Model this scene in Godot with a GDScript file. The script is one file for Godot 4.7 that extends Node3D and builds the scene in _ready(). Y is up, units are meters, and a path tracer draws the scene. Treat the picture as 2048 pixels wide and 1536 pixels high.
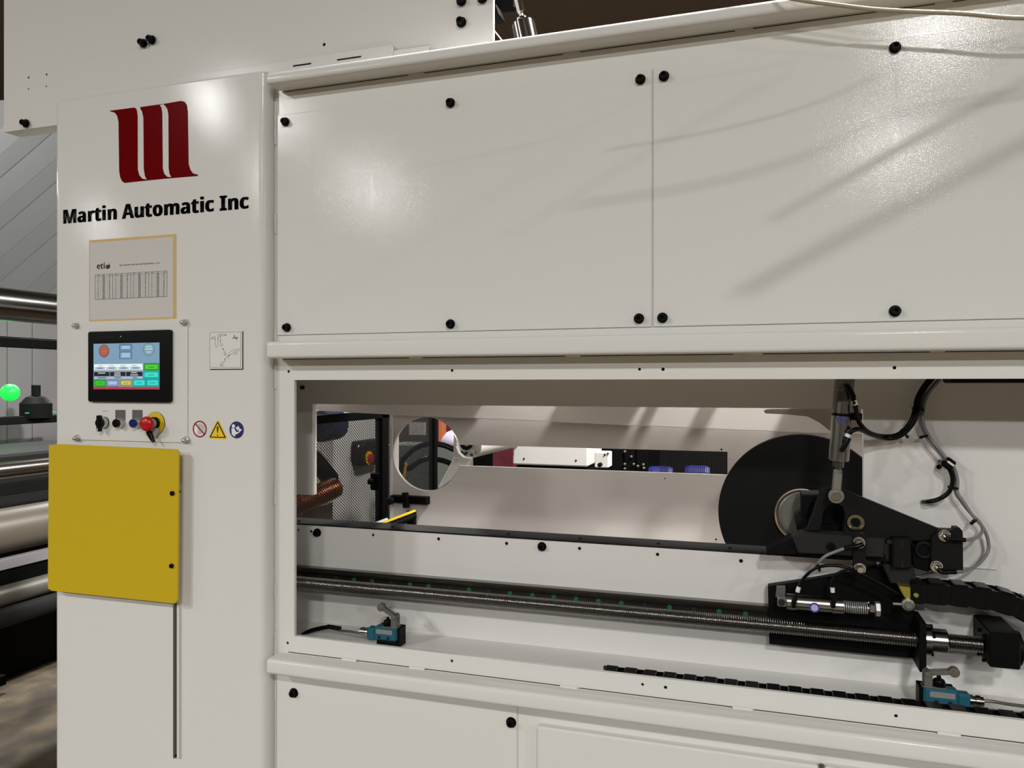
extends Node3D
# Camera constants measured from the photograph (pixels of the 2048x1536 frame).
const F := 1540.0
const D := 1.7
const EYE := 1.55
const YAW := 0.31177
const ZP := -0.28      # inner side plate
const ZF := -0.85      # rear side plate
const ZC := 0.036      # front of the control column
var M := {}

# ------------------------------------------------------------------ geometry
class Geo:
	var v := PackedVector3Array()
	var n := PackedVector3Array()
	var t := PackedVector2Array()
	func tri(a: Vector3, b: Vector3, c: Vector3, na: Vector3, nb: Vector3, nc: Vector3, ta := Vector2.ZERO, tb := Vector2.ZERO, tc := Vector2.ZERO) -> void:
		if (c - a).cross(b - a).dot(na + nb + nc) < 0.0:
			v.append(a); v.append(c); v.append(b)
			n.append(na); n.append(nc); n.append(nb)
			t.append(ta); t.append(tc); t.append(tb)
		else:
			v.append(a); v.append(b); v.append(c)
			n.append(na); n.append(nb); n.append(nc)
			t.append(ta); t.append(tb); t.append(tc)
	func quad(a: Vector3, b: Vector3, c: Vector3, d: Vector3, m: Vector3) -> void:
		tri(a, b, c, m, m, m)
		tri(a, c, d, m, m, m)
	func quadn(a: Vector3, b: Vector3, c: Vector3, d: Vector3, na: Vector3, nb: Vector3, nc: Vector3, nd: Vector3) -> void:
		tri(a, b, c, na, nb, nc)
		tri(a, c, d, na, nc, nd)
	func quaduv(a: Vector3, b: Vector3, c: Vector3, d: Vector3, m: Vector3) -> void:   # a top left, b top right, c bottom right, d bottom left
		tri(a, b, c, m, m, m, Vector2(0, 0), Vector2(1, 0), Vector2(1, 1))
		tri(a, c, d, m, m, m, Vector2(0, 0), Vector2(1, 1), Vector2(0, 1))
	func box(lo: Vector3, hi: Vector3, bev := 0.0, xf := Transform3D.IDENTITY) -> Geo:
		var c := (lo + hi) / 2.0
		var h := ((hi - lo) / 2.0).abs()
		bev = minf(bev, minf(h.x, minf(h.y, h.z)) * 0.98)
		for i in 3:
			var j := (i + 1) % 3
			var k := (i + 2) % 3
			for s in [-1.0, 1.0]:
				var q: Array[Vector3] = []
				for e in [[-1, -1], [1, -1], [1, 1], [-1, 1]]:
					var p := Vector3.ZERO
					p[i] = s * h[i]; p[j] = e[0] * (h[j] - bev); p[k] = e[1] * (h[k] - bev)
					q.append(xf * (c + p))
				var m := Vector3.ZERO
				m[i] = s
				quad(q[0], q[1], q[2], q[3], xf.basis * m)
				if bev > 0.0:
					for s2 in [-1.0, 1.0]:
						var w: Array[Vector3] = []
						for e in [[0, -1], [0, 1], [1, 1], [1, -1]]:
							var p := Vector3.ZERO
							p[i] = s * (h[i] - (bev if e[0] == 1 else 0.0)); p[j] = s2 * (h[j] - (bev if e[0] == 0 else 0.0)); p[k] = e[1] * (h[k] - bev)
							w.append(xf * (c + p))
						var m2 := Vector3.ZERO
						m2[i] = s; m2[j] = s2
						quad(w[0], w[1], w[2], w[3], xf.basis * m2.normalized())
		if bev > 0.0:
			for sx in [-1.0, 1.0]:
				for sy in [-1.0, 1.0]:
					for sz in [-1.0, 1.0]:
						var s := Vector3(sx, sy, sz)
						var a := s * (h - Vector3(0, bev, bev))
						var b := s * (h - Vector3(bev, 0, bev))
						var d := s * (h - Vector3(bev, bev, 0))
						var m := xf.basis * s.normalized()
						tri(xf * (c + a), xf * (c + b), xf * (c + d), m, m, m)
		return self
	func prism(poly: PackedVector2Array, z0: float, z1: float, bev := 0.0, xf := Transform3D.IDENTITY, round_side := false) -> Geo:
		var area := 0.0
		for i in poly.size():
			area += poly[i].cross(poly[(i + 1) % poly.size()])
		var p := poly.duplicate()
		if area < 0.0:
			p.reverse()
		var c := p.size()
		var en := PackedVector2Array()
		for i in c:
			var e := (p[(i + 1) % c] - p[i]).normalized()
			en.append(Vector2(e.y, -e.x))
		var ins := PackedVector2Array()
		for i in c:
			var a := en[(i + c - 1) % c]
			var b := en[i]
			ins.append(p[i] - (a + b) * bev / maxf(0.35, 1.0 + a.dot(b)))
		var nz := xf.basis * Vector3(0, 0, 1)
		var ids := Geometry2D.triangulate_polygon(ins)
		for k in range(0, ids.size(), 3):
			var a := ins[ids[k]]
			var b := ins[ids[k + 1]]
			var d := ins[ids[k + 2]]
			tri(xf * Vector3(a.x, a.y, z1), xf * Vector3(b.x, b.y, z1), xf * Vector3(d.x, d.y, z1), nz, nz, nz)
		ids = Geometry2D.triangulate_polygon(p)
		for k in range(0, ids.size(), 3):
			var a := p[ids[k]]
			var b := p[ids[k + 1]]
			var d := p[ids[k + 2]]
			tri(xf * Vector3(a.x, a.y, z0), xf * Vector3(b.x, b.y, z0), xf * Vector3(d.x, d.y, z0), -nz, -nz, -nz)
		for i in c:
			var j := (i + 1) % c
			var m1 := Vector3(en[i].x, en[i].y, 0)
			var ma := m1
			var mb := m1
			if round_side:
				var ea := en[(i + c - 1) % c]
				var eb := en[j]
				if ea.dot(en[i]) > 0.6: ma = Vector3(ea.x + en[i].x, ea.y + en[i].y, 0).normalized()
				if eb.dot(en[i]) > 0.6: mb = Vector3(eb.x + en[i].x, eb.y + en[i].y, 0).normalized()
			quadn(xf * Vector3(p[i].x, p[i].y, z0), xf * Vector3(p[j].x, p[j].y, z0), xf * Vector3(p[j].x, p[j].y, z1 - bev), xf * Vector3(p[i].x, p[i].y, z1 - bev), xf.basis * ma, xf.basis * mb, xf.basis * mb, xf.basis * ma)
			if bev > 0.0:
				var m2 := xf.basis * (m1 + Vector3(0, 0, 1)).normalized()
				quad(xf * Vector3(p[i].x, p[i].y, z1 - bev), xf * Vector3(p[j].x, p[j].y, z1 - bev), xf * Vector3(ins[j].x, ins[j].y, z1), xf * Vector3(ins[i].x, ins[i].y, z1), m2)
		return self
	func lathe(prof: Array, o: Vector3, dir: Vector3, seg := 20, smooth := false, flat := false) -> Geo:
		var w := dir.normalized()
		var a := w.cross(Vector3.UP if absf(w.y) < 0.9 else Vector3.RIGHT).normalized()
		var b := w.cross(a).normalized()
		var pn: Array[Vector2] = []
		for i in prof.size() - 1:
			var d: Vector2 = prof[i + 1] - prof[i]
			pn.append(Vector2(d.y, -d.x).normalized())
		for i in prof.size() - 1:
			var p0: Vector2 = prof[i]
			var p1: Vector2 = prof[i + 1]
			var n0 := pn[i]
			var n1 := pn[i]
			if smooth:
				if i > 0: n0 = (pn[i - 1] + pn[i]).normalized()
				if i < pn.size() - 1: n1 = (pn[i + 1] + pn[i]).normalized()
			for k in seg:
				var t0 := TAU * k / seg
				var t1 := TAU * (k + 1) / seg
				var r0 := a * cos(t0) + b * sin(t0)
				var r1 := a * cos(t1) + b * sin(t1)
				var s0 := r0
				var s1 := r1
				if flat:
					s0 = (r0 + r1).normalized()
					s1 = s0
				quadn(o + r0 * p0.x + w * p0.y, o + r1 * p0.x + w * p0.y, o + r1 * p1.x + w * p1.y, o + r0 * p1.x + w * p1.y,
					s0 * n0.x + w * n0.y, s1 * n0.x + w * n0.y, s1 * n1.x + w * n1.y, s0 * n1.x + w * n1.y)
		return self
	func rod(a: Vector3, b: Vector3, r: float, seg := 20, bev := 0.0) -> Geo:
		var l := a.distance_to(b)
		if bev > 0.0:
			return lathe([Vector2(0, 0), Vector2(r - bev, 0), Vector2(r, bev), Vector2(r, l - bev), Vector2(r - bev, l), Vector2(0, l)], a, b - a, seg)
		return lathe([Vector2(0, 0), Vector2(r, 0), Vector2(r, l), Vector2(0, l)], a, b - a, seg)
	func tube(pts: Array, r: float, seg := 10, sub := 7) -> Geo:
		var s: Array[Vector3] = []
		for i in pts.size() - 1:
			var p0: Vector3 = pts[maxi(i - 1, 0)]
			var p1: Vector3 = pts[i]
			var p2: Vector3 = pts[i + 1]
			var p3: Vector3 = pts[mini(i + 2, pts.size() - 1)]
			for k in sub:
				s.append(p1.cubic_interpolate(p2, p0, p3, float(k) / sub))
		s.append(pts[-1])
		var tan0 := (s[1] - s[0]).normalized()
		var u := tan0.cross(Vector3.UP if absf(tan0.y) < 0.9 else Vector3.RIGHT).normalized()
		var rings: Array = []
		for i in s.size():
			var tg := (s[mini(i + 1, s.size() - 1)] - s[maxi(i - 1, 0)]).normalized()
			u = (u - tg * u.dot(tg)).normalized()
			var w := tg.cross(u)
			var ring: Array[Vector3] = []
			for k in seg:
				ring.append(u * cos(TAU * k / seg) + w * sin(TAU * k / seg))
			rings.append(ring)
		for i in s.size() - 1:
			for k in seg:
				var k2 := (k + 1) % seg
				var a: Vector3 = rings[i][k]
				var b: Vector3 = rings[i][k2]
				var c: Vector3 = rings[i + 1][k2]
				var d: Vector3 = rings[i + 1][k]
				quadn(s[i] + a * r, s[i] + b * r, s[i + 1] + c * r, s[i + 1] + d * r, a, b, c, d)
		for e in [0, s.size() - 1]:
			var m := (s[0] - s[1]).normalized() if e == 0 else (s[e] - s[e - 1]).normalized()
			for k in seg:
				tri(s[e], s[e] + rings[e][k] * r, s[e] + rings[e][(k + 1) % seg] * r, m, m, m)
		return self
	func ring(o: Vector3, dir: Vector3, r: float, thick: float, seg := 24, cs := 8) -> Geo:
		var prof: Array = []
		for k in cs + 1:
			var an := TAU * k / cs - PI / 2.0
			prof.append(Vector2(r + thick * cos(an), thick * sin(an)))
		return lathe(prof, o, dir, seg, true)
	func stroke(pts: Array, w: float, z0: float, z1: float) -> Geo:   # flat raised line in the x, y plane
		for i in pts.size() - 1:
			var a: Vector2 = pts[i]
			var b: Vector2 = pts[i + 1]
			var d := (b - a).normalized()
			var s := Vector2(-d.y, d.x) * w / 2.0
			prism(PackedVector2Array([a - s, b - s, b + s, a + s]), z0, z1)
		return self

# ------------------------------------------------------------------ placing
func at(u: float, v: float, z: float) -> Vector3:      # where the sight line of a pixel meets the plane z
	var a := (u - 1024.0) / F
	var b := (768.0 - v) / F
	var dx := a * cos(YAW) - sin(YAW)
	var dz := -(a * sin(YAW) + cos(YAW))
	var k := (z - D) / dz
	return Vector3(dx * k, EYE + b * k, z)
func atx(u: float, v: float, x: float) -> Vector3:     # the same on the plane x
	var a := (u - 1024.0) / F
	var b := (768.0 - v) / F
	var dx := a * cos(YAW) - sin(YAW)
	var dz := -(a * sin(YAW) + cos(YAW))
	var k := x / dx
	return Vector3(x, EYE + b * k, D + dz * k)
func px(u: float, z: float) -> float:                  # metres per pixel there
	var a := (u - 1024.0) / F
	return (D - z) / (a * sin(YAW) + cos(YAW)) / F
func pp(l: Array, z: float, ox := 0.0, oy := 0.0, s := 1.0) -> PackedVector2Array:
	var r := PackedVector2Array()
	for i in range(0, l.size(), 2):
		var p := at(ox + l[i] / s, oy + l[i + 1] / s, z)
		r.append(Vector2(p.x, p.y))
	return r
func p3(l: Array) -> Array:                            # [u, v, z, u, v, z, ...]
	var r: Array = []
	for i in range(0, l.size(), 3):
		r.append(at(l[i], l[i + 1], l[i + 2]))
	return r

func numbered(called: String, parent: Node) -> String:
	if not parent.has_node(called):
		return called
	var k := 1
	while parent.has_node("%s_%03d" % [called, k]):
		k += 1
	return "%s_%03d" % [called, k]
func wpos(o: Node) -> Vector3:
	var r := Vector3.ZERO
	while o != self:
		r += (o as Node3D).position
		o = o.get_parent()
	return r
func obj(called: String, g: Geo, m: Material, parent: Node = self, label := "") -> MeshInstance3D:
	var lo := Vector3.INF
	var hi := -Vector3.INF
	for p in g.v:
		lo = lo.min(p); hi = hi.max(p)
	var c := (lo + hi) / 2.0
	var vs := PackedVector3Array()
	vs.resize(g.v.size())
	for i in g.v.size():
		vs[i] = g.v[i] - c
	var arr := []
	arr.resize(Mesh.ARRAY_MAX)
	arr[Mesh.ARRAY_VERTEX] = vs
	arr[Mesh.ARRAY_NORMAL] = g.n
	arr[Mesh.ARRAY_TEX_UV] = g.t
	var mesh := ArrayMesh.new()
	mesh.add_surface_from_arrays(Mesh.PRIMITIVE_TRIANGLES, arr)
	mesh.surface_set_material(0, m)
	var o := MeshInstance3D.new()
	o.mesh = mesh
	o.name = numbered(called, parent)
	parent.add_child(o, true)
	o.position = c - wpos(parent)
	o.cast_shadow = GeometryInstance3D.SHADOW_CASTING_SETTING_ON
	if label: o.set_meta("label", label)
	return o
func thing(called: String, label: String, category: String, pos := Vector3.ZERO, group := "") -> Node3D:
	var o := Node3D.new()
	o.name = numbered(called, self)
	add_child(o, true)
	o.position = pos
	o.set_meta("label", label)
	o.set_meta("category", category)
	if group: o.set_meta("group", group)
	return o
func tag(o: Node, label: String, category: String, group := "") -> Node:
	o.set_meta("label", label)
	o.set_meta("category", category)
	if group: o.set_meta("group", group)
	return o
func struct(called: String, g: Geo, m: Material) -> MeshInstance3D:
	var o := obj(called, g, m)
	o.set_meta("kind", "structure")
	return o
func csg_plate(called: String, lo: Vector3, hi: Vector3, m: Material, parent: Node, cuts: Array, holes: Array) -> CSGCombiner3D:
	var o := CSGCombiner3D.new()
	o.name = numbered(called, parent)
	parent.add_child(o, true)
	o.position = -wpos(parent)
	var b := CSGBox3D.new()
	b.name = "sheet"
	b.size = hi - lo
	b.position = (lo + hi) / 2.0
	b.material = m
	o.add_child(b, true)
	for c in cuts:
		var q := CSGPolygon3D.new()
		q.name = "cutout"
		q.polygon = c
		q.depth = 0.3
		q.position = Vector3(0, 0, (lo.z + hi.z) / 2.0 + 0.15)
		q.operation = CSGShape3D.OPERATION_SUBTRACTION
		q.material = m
		o.add_child(q, true)
	for h in holes:
		var q := CSGCylinder3D.new()
		q.name = "hole"
		q.radius = h[1]
		q.height = 0.2
		q.sides = 14
		q.rotation.x = PI / 2
		q.position = h[0]
		q.operation = CSGShape3D.OPERATION_SUBTRACTION
		q.material = m
		o.add_child(q, true)
		var hp: Vector3 = h[0]
		obj("tapped_hole", Geo.new().lathe([Vector2(h[1] * 1.02, -0.009), Vector2(h[1] * 1.02, -0.003), Vector2(h[1] * 0.7, -0.003), Vector2(h[1] * 0.6, -0.008), Vector2(0, -0.008)], hp, Vector3.BACK, 16), M.pitch, parent)
	return o
func cap_bolt(parent: Node, pos: Vector3, r: float, h: float, m: Material, dir := Vector3(0, 0, 1), washer := true, called := "bolt") -> MeshInstance3D:
	var g := Geo.new()
	var b := 0.0
	if washer:
		g.lathe([Vector2(r * 1.45, 0), Vector2(r * 1.45, h * 0.14), Vector2(0, h * 0.14)], pos, dir, 18)
		b = h * 0.14
	g.lathe([Vector2(r, b), Vector2(r, h * 0.88), Vector2(r * 0.88, h), Vector2(r * 0.55, h), Vector2(r * 0.5, h * 0.5), Vector2(0, h * 0.5)], pos, dir, 18)
	return obj(called, g, m, parent)
func hex_bolt(g: Geo, pos: Vector3, r: float, h: float, dir := Vector3(0, 0, 1)) -> void:
	g.lathe([Vector2(r, 0), Vector2(r, h * 0.85), Vector2(r * 0.9, h), Vector2(0, h)], pos, dir, 6, false, true)
func circle(c: Vector2, r: float, seg := 32, ry := -1.0) -> PackedVector2Array:
	var p := PackedVector2Array()
	for k in seg:
		p.append(c + Vector2(cos(TAU * k / seg) * r, sin(TAU * k / seg) * (r if ry < 0 else ry)))
	return p
func rounded(lo: Vector2, hi: Vector2, r: float, seg := 5) -> PackedVector2Array:
	var p := PackedVector2Array()
	for q in 4:
		var c := Vector2(hi.x - r if q == 0 or q == 3 else lo.x + r, hi.y - r if q < 2 else lo.y + r)
		for k in seg + 1:
			var an := PI / 2 * (q + float(k) / seg)
			p.append(c + Vector2(cos(an), sin(an)) * r)
	return p
const ALONG_X := Basis(Vector3(0, 0, 1), Vector3(0, 1, 0), Vector3(-1, 0, 0))   # polygon (z, y), run along -x
const ALONG_Y := Basis(Vector3(1, 0, 0), Vector3(0, 0, -1), Vector3(0, 1, 0))   # polygon (x, -z), run along y
func run_x(g: Geo, poly_zy: PackedVector2Array, x0: float, x1: float, smooth := true) -> Geo:
	return g.prism(poly_zy, -x1, -x0, 0.0, Transform3D(ALONG_X, Vector3.ZERO), smooth)
func lettering(called: String, text: String, parent: Node, lo: Vector3, width: float, height: float, m: Material, bold := 0.0) -> MeshInstance3D:
	var f := SystemFont.new()
	f.font_names = PackedStringArray(["Droid Sans"])
	f.font_weight = 700
	var tm := TextMesh.new()
	tm.text = text
	tm.font = f
	tm.font_size = 64
	tm.pixel_size = 0.001
	tm.depth = 0.002
	tm.curve_step = 0.5
	tm.material = m
	var bb := tm.get_aabb()
	var o := MeshInstance3D.new()
	o.mesh = tm
	o.name = numbered(called, parent)
	parent.add_child(o, true)
	var s := Vector3(width / bb.size.x, height / bb.size.y, 0.3)
	o.scale = s
	o.position = lo - bb.position * s - wpos(parent) - Vector3(0, 0, 0.0001)
	return o

# ------------------------------------------------------------------ materials
func noise_tex(size: int, freq: float, oct: int, seed: int, normal: bool, strength := 4.0) -> NoiseTexture2D:
	var f := FastNoiseLite.new()
	f.seed = seed
	f.noise_type = FastNoiseLite.TYPE_SIMPLEX_SMOOTH
	f.frequency = freq
	f.fractal_octaves = oct
	var t := NoiseTexture2D.new()
	t.width = size; t.height = size
	t.seamless = true
	t.noise = f
	t.as_normal_map = normal
	t.bump_strength = strength
	return t
func mat(key: String, c: Color, rough: float, metal := 0.0, spec := 0.5) -> StandardMaterial3D:
	if M.has(key): return M[key]
	var m := StandardMaterial3D.new()
	m.resource_name = key
	m.albedo_color = c
	m.roughness = rough
	m.metallic = metal
	m.metallic_specular = spec
	M[key] = m
	return m
func paint(key: String, c: Color, rough: float, strength: float, scale := 3.0) -> StandardMaterial3D:
	var m := mat(key, c, rough)
	m.uv1_triplanar = true
	m.uv1_world_triplanar = true
	m.uv1_scale = Vector3.ONE * scale
	m.normal_enabled = true
	m.normal_texture = peel
	m.normal_scale = strength
	return m
var peel: NoiseTexture2D

func _ready() -> void:
	# ---------------- camera
	var cam := Camera3D.new()
	cam.name = "camera"
	add_child(cam)
	cam.position = Vector3(0, EYE, D)
	cam.rotation.y = YAW
	cam.fov = rad_to_deg(2.0 * atan(768.0 / F))
	cam.near = 0.02
	cam.far = 100.0
	cam.current = true
	# ---------------- air and exposure
	var we := WorldEnvironment.new()
	we.name = "environment"
	var env := Environment.new()
	env.background_mode = Environment.BG_COLOR
	env.background_color = Color(0.0, 0.0, 0.0)
	env.tonemap_mode = Environment.TONE_MAPPER_LINEAR
	env.tonemap_exposure = 1.0
	env.sdfgi_enabled = true
	env.ssao_enabled = true
	env.ssil_enabled = true
	we.environment = env
	add_child(we)
	materials()
	# ---------------- hall lamps: rows of high-bay lamps in front of and behind the machine
	for p in [Vector2(-5.15, 7.9), Vector2(1.4, 8.0), Vector2(1.25, 4.85), Vector2(-4.7, 4.75), Vector2(-11.3, 4.8), Vector2(-11.3, 8.0), Vector2(7.6, 4.8), Vector2(7.6, 8.0),
			Vector2(-5.0, -4.8), Vector2(1.3, -3.2), Vector2(-11.3, -1.5), Vector2(7.6, -3.2), Vector2(-4.2, -1.7), Vector2(1.2, -0.3), Vector2(-5.0, -8.0), Vector2(1.3, -8.0)]:  # unseen lamps added to light the rear, ceiling, left edge and rear-sheet streaks
		lamp(p.x, p.y, 18.0 if absf(p.y - 4.8) < 0.3 else (40.0 if absf(p.y + 0.3) < 0.1 else (29.0 if absf(p.y - 7.95) < 0.2 else 19.0)))
	hall()
	frame()
	column()
	panels()
	controls()
	stick_prints()
	mechanism()
	switches()
	behind()
	left_side()
	above()

func materials() -> void:
	peel = noise_tex(512, 0.11, 2, 7, true, 3.0)
	paint("white_paint", Color(0.85, 0.845, 0.82), 0.09, 0.075, 6.0).metallic_specular = 0.22
	paint("white_inside", Color(0.85, 0.84, 0.82), 0.3, 0.08, 6.0)
	paint("rear_white_shaded", Color(0.79, 0.76, 0.735), 0.4, 0.08, 6.0)  # the white paint, darkened to stand for shade on the rear sheet
	paint("yellow_paint", Color(0.78, 0.665, 0.0), 0.42, 0.12)
	mat("black_oxide", Color(0.04, 0.04, 0.04), 0.5, 0.0, 0.22)
	mat("black_plate", Color(0.085, 0.085, 0.083), 0.55, 0.0, 0.22)
	mat("dark_grey", Color(0.15, 0.15, 0.145), 0.55, 0.0, 0.25)
	mat("black_plastic", Color(0.03, 0.03, 0.03), 0.3, 0.0, 0.3)
	mat("rubber", Color(0.025, 0.025, 0.025), 0.3, 0.0, 0.3)
	mat("pitch", Color(0.012, 0.012, 0.012), 0.8)
	mat("roll_black", Color(0.075, 0.075, 0.072), 0.65, 0.0, 0.2)
	mat("steel", Color(0.50, 0.49, 0.475), 0.22, 1.0)
	mat("rail_steel", Color(0.44, 0.425, 0.40), 0.25, 1.0)
	mat("chuck_metal", Color(0.52, 0.51, 0.48), 0.42, 0.85)
	mat("chrome", Color(0.80, 0.79, 0.78), 0.12, 1.0)
	mat("aluminium", Color(0.62, 0.61, 0.58), 0.24, 1.0)
	mat("dull_metal", Color(0.50, 0.49, 0.45), 0.45, 0.6)
	mat("zinc_yellow", Color(0.72, 0.70, 0.34), 0.3, 0.85)
	mat("bearing_steel", Color(0.66, 0.64, 0.55), 0.2, 1.0)
	mat("teal", Color(0.08, 0.34, 0.40), 0.5)
	mat("green_plug", Color(0.0, 0.33, 0.16), 0.5)
	mat("red_vinyl", Color(0.40, 0.0, 0.01), 0.25, 0.0, 0.08)
	mat("black_vinyl", Color(0.02, 0.02, 0.018), 0.25, 0.0, 0.15)
	mat("red_button", Color(0.72, 0.01, 0.03), 0.3)
	mat("blue_button", Color(0.03, 0.09, 0.40), 0.3)
	mat("yellow_plastic", Color(0.86, 0.72, 0.02), 0.4)
	mat("grey_plastic", Color(0.35, 0.35, 0.34), 0.45)
	mat("lock_grey", Color(0.62, 0.61, 0.56), 0.5)
	mat("silver", Color(0.78, 0.78, 0.77), 0.3, 0.7)
	mat("grey_cable", Color(0.47, 0.47, 0.47), 0.4)
	mat("beige_cable", Color(0.62, 0.58, 0.48), 0.45)
	mat("white_print", Color(0.90, 0.90, 0.90), 0.5)
	mat("label_white", Color(0.86, 0.85, 0.82), 0.45)
	mat("tan_board", Color(0.80, 0.68, 0.44), 0.7)
	mat("sign_red", Color(0.62, 0.02, 0.08), 0.45)
	mat("sign_yellow", Color(0.93, 0.78, 0.10), 0.45)
	mat("sign_blue", Color(0.06, 0.10, 0.36), 0.45)
	mat("sign_green_grey", Color(0.55, 0.62, 0.58), 0.5)
	mat("print_black", Color(0.05, 0.05, 0.05), 0.6)
	mat("print_grey", Color(0.52, 0.52, 0.50), 0.6)
	mat("blue_ring", Color(0.12, 0.20, 0.58), 0.4)
	mat("brown_core", Color(0.46, 0.40, 0.33), 0.7)
	mat("shadow_brown", Color(0.42, 0.37, 0.33), 0.5)  # shade colour of the shadow-shaped sheet above the disc
	mat("orange", Color(0.66, 0.36, 0.20), 0.6)
	mat("copper", Color(0.85, 0.50, 0.30), 0.3, 0.8)
	mat("maroon", Color(0.33, 0.05, 0.10), 0.6)
	mat("navy", Color(0.05, 0.06, 0.18), 0.5)
	mat("blue_drum", Color(0.05, 0.06, 0.36), 0.5)
	mat("lilac", Color(0.72, 0.67, 0.76), 0.6)
	mat("green_grey", Color(0.40, 0.42, 0.39), 0.6)
	mat("cabinet_grey", Color(0.78, 0.77, 0.74), 0.5)
	mat("mesh_black", Color(0.03, 0.03, 0.03), 0.5)
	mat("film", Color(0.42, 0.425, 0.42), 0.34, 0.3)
	mat("film_reflect_dull", Color(0.395, 0.40, 0.395), 0.38, 0.28)  # darker film tone for every other reflection band
	mat("curtain", Color(0.52, 0.51, 0.51), 0.35)
	mat("brown_roller", Color(0.45, 0.42, 0.37), 0.4, 0.3)
	mat("soot", Color(0.02, 0.02, 0.02), 0.6, 0.0, 0.2)
	mat("seam_brown", Color(0.20, 0.17, 0.13), 0.8)
	mat("ceiling_brown", Color(0.50, 0.45, 0.40), 0.9)
	mat("wall_grey", Color(0.27, 0.26, 0.24), 0.9)
	var fl := mat("concrete", Color(1, 1, 1), 0.55)
	var tx := noise_tex(512, 0.012, 5, 21, false)
	var gr := Gradient.new()
	gr.offsets = PackedFloat32Array([0.2, 0.5, 0.8])
	gr.colors = PackedColorArray([Color(0.27, 0.235, 0.185), Color(0.34, 0.295, 0.225), Color(0.43, 0.375, 0.285)])
	tx.color_ramp = gr
	fl.albedo_texture = tx
	fl.uv1_triplanar = true
	fl.uv1_world_triplanar = true
	fl.uv1_scale = Vector3.ONE * 0.7
	var lm := mat("lamp_face", Color(1, 1, 1), 0.4)
	lm.emission_enabled = true
	lm.emission = Color(1.0, 0.97, 0.92)
	lm.emission_energy_multiplier = 6.0
	var gl := mat("green_lamp", Color(0.1, 0.9, 0.3), 0.4)
	gl.emission_enabled = true
	gl.emission = Color(0.1, 1.0, 0.3)
	gl.emission_energy_multiplier = 0.8
	var tl := mat("teal_highlight", Color(0.1, 0.7, 0.65), 0.4)
	tl.emission_enabled = true
	tl.emission = Color(0.1, 0.7, 0.65)
	tl.emission_energy_multiplier = 0.6

func lamp(x: float, z: float, power := 21.5) -> void:
	var y := 4.27
	var o := thing("high_bay_lamp", "square high-bay lamp hanging under the hall ceiling", "lamp", Vector3(x, y, z), "high-bay lamps of the hall")
	var p := Vector3(x, y, z)
	obj("housing", Geo.new().box(p + Vector3(-0.24, 0.012, -0.24), p + Vector3(0.24, 0.09, 0.24), 0.01), M.dark_grey, o)
	obj("lamp_lens", Geo.new().box(p + Vector3(-0.21, 0.0, -0.21), p + Vector3(0.21, 0.013, 0.21)), M.lamp_face, o)
	obj("chain", Geo.new().rod(p + Vector3(0, 0.08, 0), Vector3(x, 6.2, z), 0.01, 8), M.dark_grey, o)
	var l := AreaLight3D.new()
	l.name = "lamp_light"
	o.add_child(l)
	l.position = Vector3(0, -0.012, 0)
	l.rotation.x = -PI / 2
	l.area_size = Vector2(0.42, 0.42)
	l.area_range = 60.0
	l.area_attenuation = 2.0
	l.light_color = Color(1.0, 0.997, 0.995)
	l.light_energy = power
	l.shadow_enabled = true

func hall() -> void:
	struct("floor", Geo.new().box(Vector3(-22, -0.2, -14), Vector3(16, 0, 22)), M.concrete)
	struct("ceiling", Geo.new().box(Vector3(-22, 6.2, -14), Vector3(16, 6.4, 22)), M.ceiling_brown)
	struct("wall_back", Geo.new().box(Vector3(-22, -0.2, -14.2), Vector3(16, 6.4, -14)), M.ceiling_brown)
	struct("wall_front", Geo.new().box(Vector3(-22, -0.2, 22), Vector3(16, 6.4, 22.2)), M.wall_grey)
	struct("wall_left", Geo.new().box(Vector3(-22.2, -0.2, -14.2), Vector3(-22, 6.4, 22.2)), M.wall_grey)
	struct("wall_right", Geo.new().box(Vector3(16, -0.2, -14.2), Vector3(16.2, 6.4, 22.2)), M.wall_grey)

# ------------------------------------------------------------------ the machine
var XL := 0.0      # where the front plate meets the column
const XR := 1.3    # machine runs on past the right edge of the frame
func hole_at(u: float, v: float, z: float, d: float) -> Array:
	return [at(u, v, z), px(u, z) * d / 2.0]

func weld(parent: Node, a: Vector3, b: Vector3, r: float) -> void:
	var pts: Array = []
	var k := maxi(3, int(a.distance_to(b) / 0.012))
	var rng := RandomNumberGenerator.new()
	rng.seed = int(absf(a.x * 1000.0 + a.y * 7000.0))
	for i in k + 1:
		pts.append(a.lerp(b, float(i) / k) + Vector3(0, 0, rng.randf_range(-0.25, 0.25) * r))
	obj("weld_bead", Geo.new().tube(pts, r, 8, 3), M.white_paint, parent)

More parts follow.
